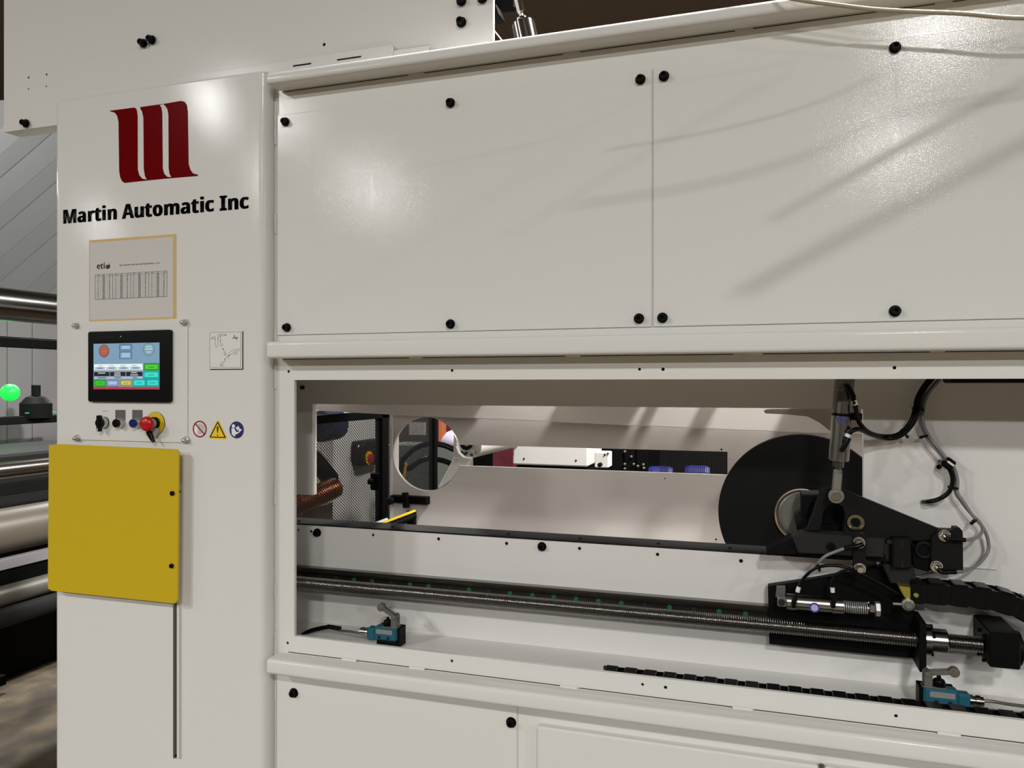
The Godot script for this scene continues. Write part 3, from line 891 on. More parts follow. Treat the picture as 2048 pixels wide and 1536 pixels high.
func paper_image() -> Image:
	var W := 1000
	var H := 940
	var im := Image.create(W, H, true, Image.FORMAT_RGB8)
	im.fill(Color8(222, 217, 214))
	var rng := RandomNumberGenerator.new()
	rng.seed = 5
	# title line, too small to read
	var x := 362
	while x < 842:
		var w := rng.randi_range(5, 9)
		im.fill_rect(Rect2i(x, 288 + rng.randi_range(0, 3), w, 15), Color8(96, 94, 92))
		x += w + (rng.randi_range(2, 3) if rng.randf() > 0.2 else 9)
	# table
	var t := Rect2i(62, 392, 868, 304)
	im.fill_rect(t, Color8(224, 222, 216))
	for k in 4:
		var bx := t.position.x + k * 217
		im.fill_rect(Rect2i(bx + 32, t.position.y + 26, 14, 276), Color8(192, 190, 186))
		im.fill_rect(Rect2i(bx + 92, t.position.y + 26, 34, 276), Color8(172, 169, 166))
		im.fill_rect(Rect2i(bx + 172, t.position.y + 26, 16, 276), Color8(186, 184, 180))
		for r in 19:
			for cx in [34, 96, 106, 116, 174, 180]:
				if rng.randf() > 0.3:
					im.fill_rect(Rect2i(bx + cx, t.position.y + 28 + r * 14 + 2, rng.randi_range(4, 8), 7), Color8(112, 108, 106))
		for cx in [30, 92, 172]:
			im.fill_rect(Rect2i(bx + cx, t.position.y + 8, 30, 9), Color8(120, 118, 114))
		im.fill_rect(Rect2i(bx, t.position.y, 5, 304), Color8(72, 72, 70))
		im.fill_rect(Rect2i(bx + 66, t.position.y, 2, 304), Color8(120, 120, 116))
		im.fill_rect(Rect2i(bx + 150, t.position.y, 2, 304), Color8(120, 120, 116))
	for r in 21:
		im.fill_rect(Rect2i(t.position.x, t.position.y + 24 + r * 14, 868, 2), Color8(140, 138, 134))
	for q in [0, 22, 300]:
		im.fill_rect(Rect2i(t.position.x, t.position.y + q, 868, 4), Color8(72, 72, 70))
	im.fill_rect(Rect2i(t.end.x - 4, t.position.y, 5, 304), Color8(72, 72, 70))
	im.generate_mipmaps()
	return im

func stick_prints() -> void:
	# taped notice
	var z := ZC + 0.0004
	var a := at(178.4, 643, z)
	var b := at(352.4, 468, z)
	var o := thing("paper_notice", "white paper notice with a printed number table on tan card, stuck under the lettering", "notice", Vector3((a.x + b.x) / 2, a.y, ZC))
	obj("card", Geo.new().box(Vector3(a.x, at(352, 638.5, z).y, ZC - 0.0003), Vector3(b.x, b.y, ZC + 0.0012), 0.0003), M.tan_board, o)
	var zz := ZC + 0.0016
	var q0 := at(180.0, 484, zz)
	var q1 := at(346.3, 634.5, zz)
	var g := Geo.new()
	g.quaduv(Vector3(q0.x, at(346, 473.5, zz).y, zz), Vector3(q1.x, at(346, 473.5, zz).y, zz), Vector3(q1.x, q1.y, zz), Vector3(q0.x, q1.y, zz), Vector3.BACK)
	var pm := mat("paper_print", Color(0.90, 0.90, 0.89), 0.7)
	pm.albedo_texture = ImageTexture.create_from_image(paper_image())
	obj("printed_sheet", g, pm, o)
	var e0 := at(194, 539, zz)
	var e1 := at(209.8, 526, zz)
	lettering("lettering", "eti", o, Vector3(e0.x, e0.y + 0.001, zz + 0.0002), e1.x - e0.x, px(200, zz) * 12.5, M.print_black, 0.0)
	obj("logo_square", Geo.new().prism(pp([445, 182, 545, 172, 545, 235, 525, 262, 500, 272, 447, 275], zz, 175, 515, 12.05), zz - 0.0002, zz + 0.0003), M.print_black, o)
	obj("logo_flag", Geo.new().prism(pp([485, 175, 540, 170, 552, 150, 545, 128, 520, 120, 490, 128, 500, 150], zz, 175, 515, 12.05), zz - 0.0002, zz + 0.0003), M.tan_board, o)
	# threading diagram plate
	var zd := ZC + 0.002
	var s0 := at(419, 738, zd)
	var s1 := at(484.3, 662, zd)
	var dp := thing("diagram_plate", "small white plate with a line diagram of rollers beside the touchscreen", "sign", Vector3((s0.x + s1.x) / 2, s0.y, ZC))
	var dpl := obj("plate", Geo.new().box(Vector3(s0.x, s0.y, ZC - 0.0005), Vector3(s1.x, s1.y, zd), 0.0005), M.label_white, dp)
	obj("plate_edge", Geo.new().box(Vector3(s0.x + 0.0005, s0.y - 0.0020, ZC - 0.0005), Vector3(s1.x + 0.0020, s1.y - 0.0005, ZC + 0.0014), 0.0), M.dark_grey, dp)
	var ln := Geo.new()
	var lk := Geo.new()
	var P := func(l: Array) -> Array: return Array(pp(l, zd, 410, 655, 17.07))
	var w := 0.0009
	for l in [[165, 170, 1220, 150, 1220, 1360, 165, 1360, 165, 170], [345, 340, 350, 620, 395, 680, 440, 620, 445, 240, 520, 235, 520, 420, 545, 520], [520, 225, 690, 220], [445, 300, 690, 265], [600, 690, 680, 840, 720, 960], [800, 860, 1110, 720], [820, 950, 1110, 800], [690, 1050, 660, 1180], [540, 1290, 590, 1320, 650, 1305], [230, 385, 265, 320]]:
		ln.stroke(P.call(l), w, zd - 0.0002, zd + 0.0003)
	for cc in [[310, 350, 52], [562, 585, 50], [680, 910, 48], [780, 1010, 45], [1060, 870, 55], [1155, 760, 38], [600, 1220, 50]]:
		var pc := _xy(410 + cc[0] / 17.07, 655 + cc[1] / 17.07, zd)
		var r: float = cc[2] / 17.07 * px(450, zd)
		ln.lathe([Vector2(r - w, -0.0002), Vector2(r - w, 0.0003), Vector2(r, 0.0003), Vector2(r, -0.0002)], Vector3(pc.x, pc.y, zd), Vector3.BACK, 20)
	for l in [[210, 390, 240, 375], [440, 360, 440, 405], [525, 440, 530, 485], [605, 715, 630, 760], [790, 950, 850, 940], [690, 1055, 680, 1100], [515, 1270, 545, 1300], [680, 255, 735, 255], [1005, 255, 1010, 340, 945, 370], [1030, 355, 1110, 405], [1030, 350, 1130, 335]]:
		lk.stroke(P.call(l), w * 1.9, zd - 0.0002, zd + 0.0004)
	obj("diagram_line", ln, M.print_grey, dpl)
	obj("diagram_arrow", lk, M.dark_grey, dpl)
	# safety stickers
	var Z := ZC
	var S := func(l: Array) -> PackedVector2Array: return pp(l, Z, 370, 820, 14.63)
	var c := at(370 + 435 / 14.63, 820 + 557 / 14.63, Z)
	var k := px(400, Z) / 14.63
	var r0 := 245.0 * k
	var p1 := thing("prohibition_sticker", "round red-ringed prohibition sticker over a mesh guard symbol", "sticker", c, "safety stickers on the column")
	obj("disc", Geo.new().prism(circle(Vector2(c.x, c.y), r0 - 0.001, 36), Z - 0.0003, Z + 0.0004), M.white_print, p1)
	var gd := Geo.new()
	for i in 6:
		gd.stroke(Array(S.call([385 + i * 37, 390 + maxi(0, i - 3) * 35, 380 + i * 37, 715 - maxi(0, i - 2) * 30])), 0.0011, Z, Z + 0.0006)
	for i in 8:
		gd.stroke(Array(S.call([385, 410 + i * 42, 500 + (70 if i > 0 and i < 7 else 0), 410 + i * 42])), 0.0011, Z, Z + 0.0006)
	obj("guard_symbol", gd, M.sign_green_grey, p1)
	var rg := Geo.new()
	rg.lathe([Vector2(r0 - 42.0 * k, -0.0003), Vector2(r0 - 42.0 * k, 0.0009), Vector2(r0, 0.0009), Vector2(r0, -0.0003)], Vector3(c.x, c.y, Z), Vector3.BACK, 40)
	rg.stroke(Array(S.call([300, 395, 585, 725])), 0.0034, Z, Z + 0.0009)
	obj("ring", rg, M.sign_red, p1)
	var t0 := at(370 + 960 / 14.63, 820 + 600 / 14.63, Z)
	var p2 := thing("warning_sticker", "yellow triangular warning sticker with a black exclamation mark", "sticker", t0, "safety stickers on the column")
	obj("triangle", Geo.new().prism(S.call([930, 305, 962, 290, 1000, 305, 1230, 800, 1225, 840, 1195, 852, 725, 842, 700, 820, 705, 780]), Z - 0.0003, Z + 0.0004), M.sign_yellow, p2)
	obj("border", Geo.new().prism(S.call([950, 342, 975, 342, 1198, 795, 1190, 818, 735, 805, 722, 785]), Z - 0.0003, Z + 0.0007), M.print_black, p2)
	obj("inner_triangle", Geo.new().prism(S.call([962, 395, 1158, 785, 770, 775]), Z - 0.0003, Z + 0.0010), M.sign_yellow, p2)
	var ex := Geo.new()
	ex.prism(S.call([938, 490, 962, 475, 990, 490, 985, 580, 970, 672, 955, 672, 940, 580]), Z, Z + 0.0013)
	ex.prism(circle(_xy(370 + 961 / 14.63, 820 + 732 / 14.63, Z), 20 * k, 14), Z, Z + 0.0013)
	obj("exclamation_mark", ex, M.print_black, p2)
	var m0 := at(370 + 1512 / 14.63, 820 + 582 / 14.63, Z)
	var p3s := thing("instruction_sticker", "round blue sticker with a white figure reading a manual", "sticker", m0, "safety stickers on the column")
	obj("disc", Geo.new().prism(circle(Vector2(m0.x, m0.y), 245.0 * k, 40), Z - 0.0003, Z + 0.0004), M.sign_blue, p3s)
	var fg := Geo.new()
	var hd := _xy(370 + 1420 / 14.63, 820 + 472 / 14.63, Z)
	fg.prism(circle(hd, 55 * k, 20), Z, Z + 0.0007)
	fg.prism(S.call([1360, 545, 1385, 535, 1450, 540, 1490, 625, 1520, 650, 1600, 625, 1610, 645, 1500, 718, 1470, 690, 1478, 780, 1420, 755, 1372, 705]), Z, Z + 0.0007)
	obj("figure", fg, M.white_print, p3s)
	var bk := Geo.new()
	bk.prism(S.call([1485, 520, 1568, 465, 1600, 530, 1530, 585]), Z, Z + 0.0008)
	bk.prism(S.call([1535, 592, 1608, 540, 1672, 580, 1605, 640, 1580, 600]), Z, Z + 0.0008)
	obj("manual", bk, M.white_print, p3s)

# ------------------------------------------------------------------ mechanism
func screw_geo(a: Vector3, b: Vector3, r: float, pitch: float, depth: float, seg := 20) -> Geo:
	var g := Geo.new()
	var l := a.distance_to(b)
	var w := (b - a).normalized()
	var e := w.cross(Vector3.UP).normalized()
	var f := w.cross(e).normalized()
	var per := 5
	var rows := int(l / pitch * per)
	var rad := [0.0, 0.0, 0.45, 1.0, 0.45]
	for i in rows:
		for k in seg:
			var q: Array[Vector3] = []
			var m: Array[Vector3] = []
			for c in [[i, k], [i, k + 1], [i + 1, k + 1], [i + 1, k]]:
				var th: float = TAU * c[1] / seg
				var rr: float = r - depth * rad[c[0] % per]
				var slope: float = (rad[(c[0] + 1) % per] - rad[(c[0] + per - 1) % per]) * depth / (pitch / per * 2.0)
				var dir := e * cos(th) + f * sin(th)
				q.append(a + w * (c[0] * pitch / per + pitch * c[1] / seg) + dir * rr)
				m.append((dir + w * slope).normalized())
			g.quadn(q[0], q[1], q[2], q[3], m[0], m[1], m[2], m[3])
	g.rod(a, b, r - depth * 1.05, 16)
	return g

func chain(called: String, label: String, pts: Array, h: float, z0: float, z1: float) -> Node3D:
	var o := thing(called, label, "cable chain", pts[0])
	for i in pts.size() - 1:
		var a: Vector3 = pts[i]
		var b: Vector3 = pts[i + 1]
		var an := atan2(b.y - a.y, b.x - a.x)
		var l := Vector2(b.x - a.x, b.y - a.y).length()
		var xf := Transform3D(Basis(Vector3.BACK, an), Vector3(a.x, a.y, 0))
		var g := Geo.new()
		g.box(Vector3(-0.004, -h / 2, z0), Vector3(l + 0.004, h / 2, z0 + 0.004), 0.001, xf)
		g.box(Vector3(-0.004, -h / 2, z1 - 0.004), Vector3(l * 0.52, h / 2, z1), 0.0015, xf)
		g.box(Vector3(l * 0.40, -h / 2 + 0.001, z1 - 0.007), Vector3(l + 0.004, h / 2 - 0.001, z1 - 0.0008), 0.0006, xf)
		g.box(Vector3(l * 0.06, h / 2 - 0.003, z0 + 0.001), Vector3(l * 0.72, h / 2 + 0.003, z1 - 0.001), 0.002, xf)
		g.box(Vector3(l * 0.06, -h / 2 - 0.001, z0 + 0.001), Vector3(l * 0.72, -h / 2 + 0.003, z1 - 0.001), 0.001, xf)
		g.box(Vector3(0, -h / 2 + 0.002, z0 + 0.006), Vector3(l, h / 2 - 0.004, z1 - 0.008), 0.0, xf)
		obj("chain_link", g, M.black_plastic, o)
	return o

func tie(parent: Node, p: Vector3, dir: Vector3, r: float) -> void:
	var g := Geo.new()
	g.lathe([Vector2(r * 0.6, -0.0022), Vector2(r, -0.0022), Vector2(r, 0.0022), Vector2(r * 0.6, 0.0022)], p, dir, 12)
	var s := dir.cross(Vector3.BACK).normalized()
	g.box(p + s * r + Vector3(-0.003, -0.003, -0.003), p + s * r + Vector3(0.003, 0.003, 0.003), 0.0006)
	obj("cable_tie", g, M.black_plastic, parent)

func mechanism() -> void:
	# linear rail
	var ra := at(590, 1134, ZP + 0.028)
	var rb := at(1560, 1215, ZP + 0.028)
	var ry1 := ra.y
	var ry0 := at(590, 1166, ZP + 0.028).y
	var rx0 := at(560, 1150, ZP).x
	var o := thing("linear_rail", "long polished steel guide rail with green plugs screwed to the side sheet", "rail", Vector3((rx0 + rb.x) / 2, ry0, ZP))
	var h := ry1 - ry0
	var prof := PackedVector2Array([Vector2(ZP - 0.0005, ry0), Vector2(ZP + 0.028, ry0), Vector2(ZP + 0.028, ry0 + h * 0.2), Vector2(ZP + 0.022, ry0 + h * 0.34), Vector2(ZP + 0.022, ry0 + h * 0.62), Vector2(ZP + 0.028, ry0 + h * 0.76), Vector2(ZP + 0.028, ry1 - 0.004), Vector2(ZP + 0.024, ry1), Vector2(ZP - 0.0005, ry1)])
	var g := Geo.new()
	run_x(g, prof, rx0, at(1815, 1230, ZP).x, false)
	var rbody := obj("rail_body", g, M.rail_steel, o)
	var green := [708, 744, 820, 857, 938, 1020, 1065, 1108, 1152, 1197, 1243, 1339, 1438, 1491]
	for u in [640, 672, 708, 744, 782, 820, 857, 900, 938, 978, 1020, 1065, 1108, 1152, 1197, 1243, 1290, 1339, 1388, 1438, 1491]:
		var x := at(u, 1180, ZP + 0.022).x
		obj("plug", Geo.new().lathe([Vector2(0.0062, -0.001), Vector2(0.0062, 0.0012), Vector2(0.0055, 0.0016), Vector2(0, 0.0016)], Vector3(x, ry0 + h * 0.48, ZP + 0.022), Vector3.BACK, 16), M.green_plug if u in green else M.dark_grey, rbody, "green plug" if u in green else "")
	# ball screw
	var zs := -0.2
	var sa := at(560, 1161.5, zs)
	var sb := at(1982, 1291, zs)
	var sy := at(1300, 1229, zs).y
	sa.y = sy; sb.y = sy
	var sc := thing("ball_screw", "long steel ball screw running the width of the window under the rail", "screw", Vector3((sa.x + sb.x) / 2, sy, zs))
	obj("threaded_shaft", screw_geo(sa, Vector3(sb.x + 0.12, sy, zs), 0.0176, 0.0052, 0.0034), M.steel, sc)
	var nx := at(1847, 1280, zs).x
	var nut := thing("ball_nut", "flanged steel ball nut on the screw beside the black carriage", "nut", Vector3(nx, sy, zs))
	var X := Vector3.RIGHT
	obj("flange", Geo.new().lathe([Vector2(0.018, 0), Vector2(0.034, 0), Vector2(0.034, 0.012), Vector2(0.018, 0.012)], Vector3(nx, sy, zs), X, 32), M.steel, nut)
	obj("barrel", Geo.new().lathe([Vector2(0.026, 0.012), Vector2(0.026, 0.044), Vector2(0.024, 0.046), Vector2(0.017, 0.046)], Vector3(nx, sy, zs), X, 32), M.steel, nut)
	for an in [0.6, 1.75, 3.7, 4.9]:
		var pz := Vector3(nx + 0.012, sy + sin(an) * 0.0295, zs + cos(an) * 0.0295)
		cap_bolt(nut, pz, 0.0045, 0.007, M.black_oxide, X, false)
	# bearing block
	var bx0 := at(1979, 1264, -0.147).x
	var byt := at(1981, 1264, -0.147).y
	var byb := at(1992, 1336, -0.147).y
	var blk := thing("bearing_block", "black steel bearing block holding the ball screw at the right edge", "block", Vector3(bx0 + 0.04, byb, -0.21))
	var bw := at(2042, 1300, -0.147).x - bx0
	obj("block_body", Geo.new().box(Vector3(bx0, byb, ZP), Vector3(bx0 + bw, byt, -0.147), 0.003), M.black_oxide, blk)
	obj("bearing_cover", Geo.new().lathe([Vector2(0.019, 0), Vector2(0.036, 0), Vector2(0.036, 0.012), Vector2(0.0, 0.012)], Vector3(bx0 + bw - 0.001, sy, zs), X, 32), M.black_oxide, blk)
	for q in [[0.024, 0.02], [-0.024, 0.02], [0.024, -0.02], [-0.024, -0.02]]:
		cap_bolt(blk, Vector3(bx0, sy + q[0] * 1.1, zs + q[1]), 0.004, 0.006, M.black_oxide, Vector3.LEFT, false)
	# carriage on the rail
	var zc := -0.236
	var car := thing("carriage", "black steel carriage plate riding on the rail behind the ball screw", "carriage", at(1690, 1289, zc))
	var co := [90, 355, 600, 280, 870, 232, 1130, 190, 1340, 140, 1400, 140, 1480, 320, 1757, 345, 1757, 700, 1852, 790, 1855, 1222, 1800, 1215, 1740, 1180, 1400, 1150, 900, 1100, 105, 1018]
	obj("base_plate", Geo.new().prism(pp(co, zc, 1520, 1110, 5.69), ZP + 0.018, zc, 0.002), M.black_oxide, car)
	obj("top_block", Geo.new().prism(pp([1395, 105, 1745, 125, 1800, 345, 1490, 325], -0.20, 1520, 1110, 5.69), -0.235, -0.20, 0.002), M.dark_grey, car)
	obj("nut_bracket", Geo.new().box(Vector3(nx - 0.014, sy - 0.062, ZP + 0.02), Vector3(nx, sy + 0.046, zs + 0.034), 0.002), M.black_oxide, car)
	for q in [[1656, 1233], [1718, 1234], [1813, 1303], [1817, 1243], [1620, 1224]]:
		cap_bolt(car, at(q[0], q[1], zc), 0.006, 0.004, M.black_oxide, Vector3(0, 0, 1), false)
	obj("anchor_plate", Geo.new().prism(pp([190, 370, 290, 368, 288, 480, 178, 482], -0.215, 1520, 1110, 5.69), zc, -0.215, 0.001), M.grey_plastic, car)
	# short spring cylinder
	var zl := -0.195
	var ca := at(1573, 1203, zl)
	var cb := at(1684, 1206.5, zl)
	cb.y = ca.y
	var cy := thing("spring_cylinder", "small steel pneumatic cylinder with a coil spring on the black carriage", "cylinder", Vector3((ca.x + cb.x) / 2, ca.y, zl))
	var cr := 0.0190
	obj("barrel", Geo.new().lathe([Vector2(0, 0), Vector2(cr, 0), Vector2(cr, 0.022), Vector2(cr - 0.0012, 0.023), Vector2(cr - 0.0012, 0.097), Vector2(cr, 0.098), Vector2(cr, 0.121), Vector2(0.010, 0.122), Vector2(0, 0.122)], ca, X, 32), M.aluminium, cy)
	obj("clevis", Geo.new().box(ca + Vector3(-0.020, -0.011, -0.009), ca + Vector3(0.001, 0.010, 0.009), 0.002), M.dull_metal, cy)
	obj("clevis_pin", Geo.new().rod(ca + Vector3(-0.011, 0, -0.03), ca + Vector3(-0.011, 0, 0.013), 0.0075, 16, 0.001), M.dark_grey, cy)
	var end := ca + Vector3(0.122, 0, 0)
	var coil: Array = []
	for i in 12 * 10 + 1:
		var th := TAU * i / 10.0
		coil.append(end + Vector3(i * 0.052 / 120.0, cos(th) * 0.0128 - sin(i * PI / 120.0) * 0.0015, sin(th) * 0.0128))
	obj("spring", Geo.new().tube(coil, 0.0013, 7, 2), M.silver, cy)
	obj("rod", Geo.new().rod(end, end + Vector3(0.075, 0, 0), 0.0045, 16), M.chrome, cy)
	obj("rod_end", Geo.new().box(end + Vector3(0.053, -0.008, -0.007), end + Vector3(0.068, 0.008, 0.007), 0.002), M.dull_metal, cy)
	var hx := Geo.new()
	hex_bolt(hx, end + Vector3(0.066, 0, 0), 0.0165, 0.010, X)
	obj("stop_nut", hx, M.silver, cy)
	var lgr := obj("logo_ring", Geo.new().prism(circle(Vector2(ca.x + 0.0595, ca.y - 0.004), 0.0112, 24), zl + cr - 0.004, zl + cr + 0.0003), M.blue_ring, cy, "blue ring sticker")
	obj("logo_disc", Geo.new().prism(circle(Vector2(ca.x + 0.0595, ca.y - 0.004), 0.0078, 24), zl + cr - 0.004, zl + cr + 0.0006), M.lilac, lgr)
	for q in [[1588, 1203], [1667, 1203]]:
		var p := at(q[0], q[1], zl + cr)
		var fx := Geo.new()
		fx.tube([p + Vector3(-0.001, -0.012, 0.003), p + Vector3(0, 0.0, 0.006), p + Vector3(0.004, 0.016, 0.006)], 0.0052, 10, 5)
		obj("elbow_fitting", fx, M.black_plastic, cy)
	# its two air hoses
	var ze := zl + cr + 0.006
	var hl := [[[1590, 1200, ze, 1597, 1177, ze, 1607, 1157, ze, 1632, 1136, ze + 0.01, 1668, 1131, ze + 0.01, 1705, 1139, ze + 0.01, 1752, 1162, ze, 1795, 1187, ze - 0.01, 1812, 1196, ze - 0.02], "black air hose arching from the left end of the small cylinder"],
		[[1667, 1200, ze, 1665, 1178, ze, 1666, 1160, ze, 1680, 1145, ze + 0.004, 1706, 1144, ze + 0.004, 1752, 1167, ze - 0.006, 1795, 1192, ze - 0.016, 1812, 1200, ze - 0.026], "black air hose rising from the right end of the small cylinder"]]
	for i in 2:
		var ho := thing("air_hose", hl[i][1], "hose", at(hl[i][0][0], hl[i][0][1], ze))
		obj("hose", Geo.new().tube(p3(hl[i][0]), 0.0036, 10), M.rubber, ho)
		var pts := p3(hl[i][0])
		obj("marker_sleeve", Geo.new().tube([pts[0].lerp(pts[1], 0.7), pts[0].lerp(pts[1], 1.15)], 0.0048, 12, 4), M.label_white, ho)
		if i == 0: tie(ho, at(1637, 1134, ze + 0.01), Vector3(1, 0.3, 0), 0.0065)
	# zinc bracket, clamp and upper cable chain
	var zb := -0.17
	var br := thing("chain_bracket", "yellow zinc-plated bracket joining the cable chain to the carriage", "bracket", at(1812, 1190, zb))
	obj("bracket_plate", Geo.new().prism(pp([1577, 350, 1757, 372, 1745, 400, 1720, 430, 1722, 480, 1750, 530, 1680, 520, 1630, 460], zb, 1520, 1110, 5.69), zb - 0.06, zb, 0.001), M.zinc_yellow, br)
	obj("pivot_screw", Geo.new().lathe([Vector2(0.0052, 0), Vector2(0.0052, 0.003), Vector2(0.004, 0.004), Vector2(0, 0.004)], at(1832, 1190, zb + 0.008), Vector3.BACK, 16), M.zinc_yellow, br)
	var eg := Geo.new()
	var ep := at(1816, 1209, zb + 0.004)
	eg.lathe([Vector2(0.013, -0.006), Vector2(0.013, 0.004), Vector2(0.009, 0.006), Vector2(0, 0.006)], ep, Vector3.BACK, 24)
	hex_bolt(eg, ep + Vector3(0, 0, 0.006), 0.0078, 0.005)
	eg.rod(ep, ep + Vector3(-0.03, -0.001, 0), 0.0035, 10)
	obj("eye_bolt", eg, M.dull_metal, br)
	var zk := -0.165
	var cpts: Array = []
	for q in [[1826, 1187], [1858, 1189], [1905, 1192], [1950, 1196], [1995, 1203], [2040, 1217], [2085, 1241], [2125, 1280]]:
		cpts.append(at(q[0], q[1], zk))
	chain("cable_chain", "black plastic cable chain leaving the yellow bracket towards the right edge", cpts, 0.043, zk - 0.055, zk)
	# lower chain on the floor pan
	var fy := EYE - 0.70
	var lpts: Array = []
	var lx := at(1206, 1345, -0.06).x
	for i in 23:
		lpts.append(Vector3(lx + i * 0.0445, fy + 0.0215, 0))
	var zz := -0.03
	var lift := [0.0, 0.010, 0.036, 0.075]
	for i in range(19, 23):
		lpts[i].y += lift[i - 19]
	chain("cable_chain", "black plastic cable chain lying in the white pan behind the window sill", lpts, 0.034, zz - 0.06, zz)
	# roll with core
	var rc := at(1604, 1030, -0.42)
	var ro := thing("flange_disc", "large thin black disc with a brown core ring seen through the cut-out", "disc", rc)
	var R := 0.209
	obj("disc_body", Geo.new().lathe([Vector2(0.058, -0.012), Vector2(R - 0.002, -0.012), Vector2(R, -0.010), Vector2(R, -0.002), Vector2(R - 0.002, 0), Vector2(0.058, 0)], rc, Vector3.BACK, 96), M.roll_black, ro)
	obj("core_ring", Geo.new().lathe([Vector2(0.060, -0.03), Vector2(0.0605, 0.004), Vector2(0.0655, 0.012), Vector2(0.0675, 0.012), Vector2(0.0675, -0.03)], rc, Vector3.BACK, 64), M.brown_core, ro, "brown core ring")
	var chuck := thing("core_chuck", "machined silver chuck plugged into the brown core ring", "chuck", rc)
	obj("chuck_face", Geo.new().lathe([Vector2(0.0598, -0.03), Vector2(0.0598, 0.004), Vector2(0.056, 0.006), Vector2(0.0555, 0.009), Vector2(0.051, 0.009), Vector2(0.0505, 0.012), Vector2(0, 0.012)], rc, Vector3.BACK, 64), M.chuck_metal, chuck)
	obj("shaft", Geo.new().rod(rc, rc + Vector3(0.0, -0.005, 0.16), 0.02, 24, 0.002), M.black_oxide, chuck)
	for q in [[1600, 1049], [1602, 1058], [1609, 1050]]:
		cap_bolt(chuck, at(q[0], q[1], -0.406), 0.005, 0.008, M.steel, Vector3.BACK, false)
	# chuck arm
	var za := -0.205
	var arm := thing("chuck_arm", "black triangular steel arm carrying the disc chuck, bolted to the cylinder rod", "arm", at(1700, 1075, za))
	var ao := [1612, 1062, 1625, 1030, 1640, 984, 1655, 977, 1688, 980, 1880, 1059, 1906, 1060, 1906, 1090, 1700, 1085, 1686, 1076, 1691, 1030, 1686, 1014, 1672, 1006, 1656, 1012, 1647, 1024, 1641, 1062]
	obj("arm_plate", Geo.new().prism(pp(ao, za), za - 0.025, za, 0.0015), M.black_plate, arm)
	obj("back_bracket", Geo.new().prism(pp([1603, 993, 1700, 993, 1700, 1075, 1603, 1050], -0.30), -0.36, -0.30, 0.002), M.black_oxide, arm)
	obj("bracket_lip", Geo.new().prism(pp([1603, 988, 1640, 988, 1640, 994, 1603, 994], -0.30), -0.37, -0.298, 0.001), M.black_plate, arm)
	obj("shelf", Geo.new().prism(pp([1640, 1050, 1690, 1051, 1690, 1090, 1640, 1085], -0.25), -0.3, -0.25, 0.001), M.black_oxide, arm)
	obj("bearing_ring", Geo.new().lathe([Vector2(0.016, -0.02), Vector2(0.016, 0.0), Vector2(0.026, 0.0), Vector2(0.028, -0.002), Vector2(0.028, -0.02)], at(1626, 1075, -0.235), Vector3.BACK, 32), M.black_oxide, arm)
	obj("shaft_end", Geo.new().lathe([Vector2(0.013, -0.02), Vector2(0.013, 0.002), Vector2(0.010, 0.003), Vector2(0, 0.003)], at(1626, 1075, -0.232), Vector3.BACK, 24), M.steel, arm)
	var bp := at(1711, 1044.5, za)
	var brg := obj("bearing", Geo.new().lathe([Vector2(0.0195, 0), Vector2(0.0195, 0.004), Vector2(0.018, 0.0065), Vector2(0.0155, 0.0065), Vector2(0.0145, 0.004), Vector2(0.0125, 0.004), Vector2(0.012, 0.001), Vector2(0, 0.001)], bp, Vector3.BACK, 36), M.bearing_steel, arm, "steel ball bearing")
	obj("bearing_pin", Geo.new().lathe([Vector2(0.0105, 0), Vector2(0.0105, 0.003), Vector2(0.003, 0.003), Vector2(0.003, 0.001), Vector2(0, 0.001)], bp + Vector3(0, 0, 0.001), Vector3.BACK, 24), M.black_oxide, brg)
	# lower bar of the arm
	var zz2 := -0.175
	var bar := thing("clamp_bar", "thick black bar with a pointed left end bolted across the arm", "bar", at(1650, 1100, zz2))
	obj("pointed_end", Geo.new().prism(pp([1532, 1098, 1566, 1083, 1590, 1072, 1598, 1108, 1592, 1110, 1534, 1111], zz2 - 0.012), -0.24, zz2 - 0.012, 0.002), M.black_oxide, bar)
	obj("bar_body", Geo.new().prism(pp([1583, 1073, 1606, 1067, 1771, 1077, 1768, 1116, 1597, 1107], zz2), -0.23, zz2, 0.003), M.dark_grey, bar)
	obj("under_bar", Geo.new().prism(pp([1594, 1104, 1772, 1112, 1772, 1125, 1597, 1112], zz2 - 0.02), -0.235, zz2 - 0.02, 0.001), M.black_oxide, bar)
	for q in [[1591, 1088], [1662, 1093]]:
		cap_bolt(bar, at(q[0], q[1], zz2 - (0.012 if q[0] < 1600 else 0.0)), 0.0095, 0.005, M.black_oxide, Vector3.BACK, false)
	# sensor holder between bar and carriage
	var zs2 := -0.168
	var sh := thing("sensor_holder", "upright black strap with two chrome proximity sensors in front of the bar", "sensor", at(1719, 1137, zs2))
	obj("strap", Geo.new().prism(pp([1706, 1066, 1732, 1067, 1732, 1142, 1706, 1142], zs2), zs2 - 0.008, zs2, 0.001), M.black_plate, sh)
	for q in [[1718, 1085], [1719.5, 1137]]:
		var p := at(q[0], q[1], zs2)
		var pg := Geo.new()
		pg.lathe([Vector2(0.0125, 0), Vector2(0.0125, 0.0025), Vector2(0, 0.0025)], p, Vector3.BACK, 24)
		hex_bolt(pg, p + Vector3(0, 0, 0.0025), 0.0105, 0.005)
		for t in 4:
			pg.lathe([Vector2(0.0062, 0.0075 + t * 0.002), Vector2(0.007, 0.0085 + t * 0.002), Vector2(0.0062, 0.0095 + t * 0.002)], p, Vector3.BACK, 18)
		pg.lathe([Vector2(0.0062, 0.0155), Vector2(0, 0.0155)], p, Vector3.BACK, 18)
		obj("sensor", pg, M.chrome, sh)
	var cp := p3([1726, 1088, zs2 + 0.014, 1716, 1092, zs2 + 0.017, 1700, 1094, zs2 + 0.017, 1688, 1097, zs2 + 0.017])
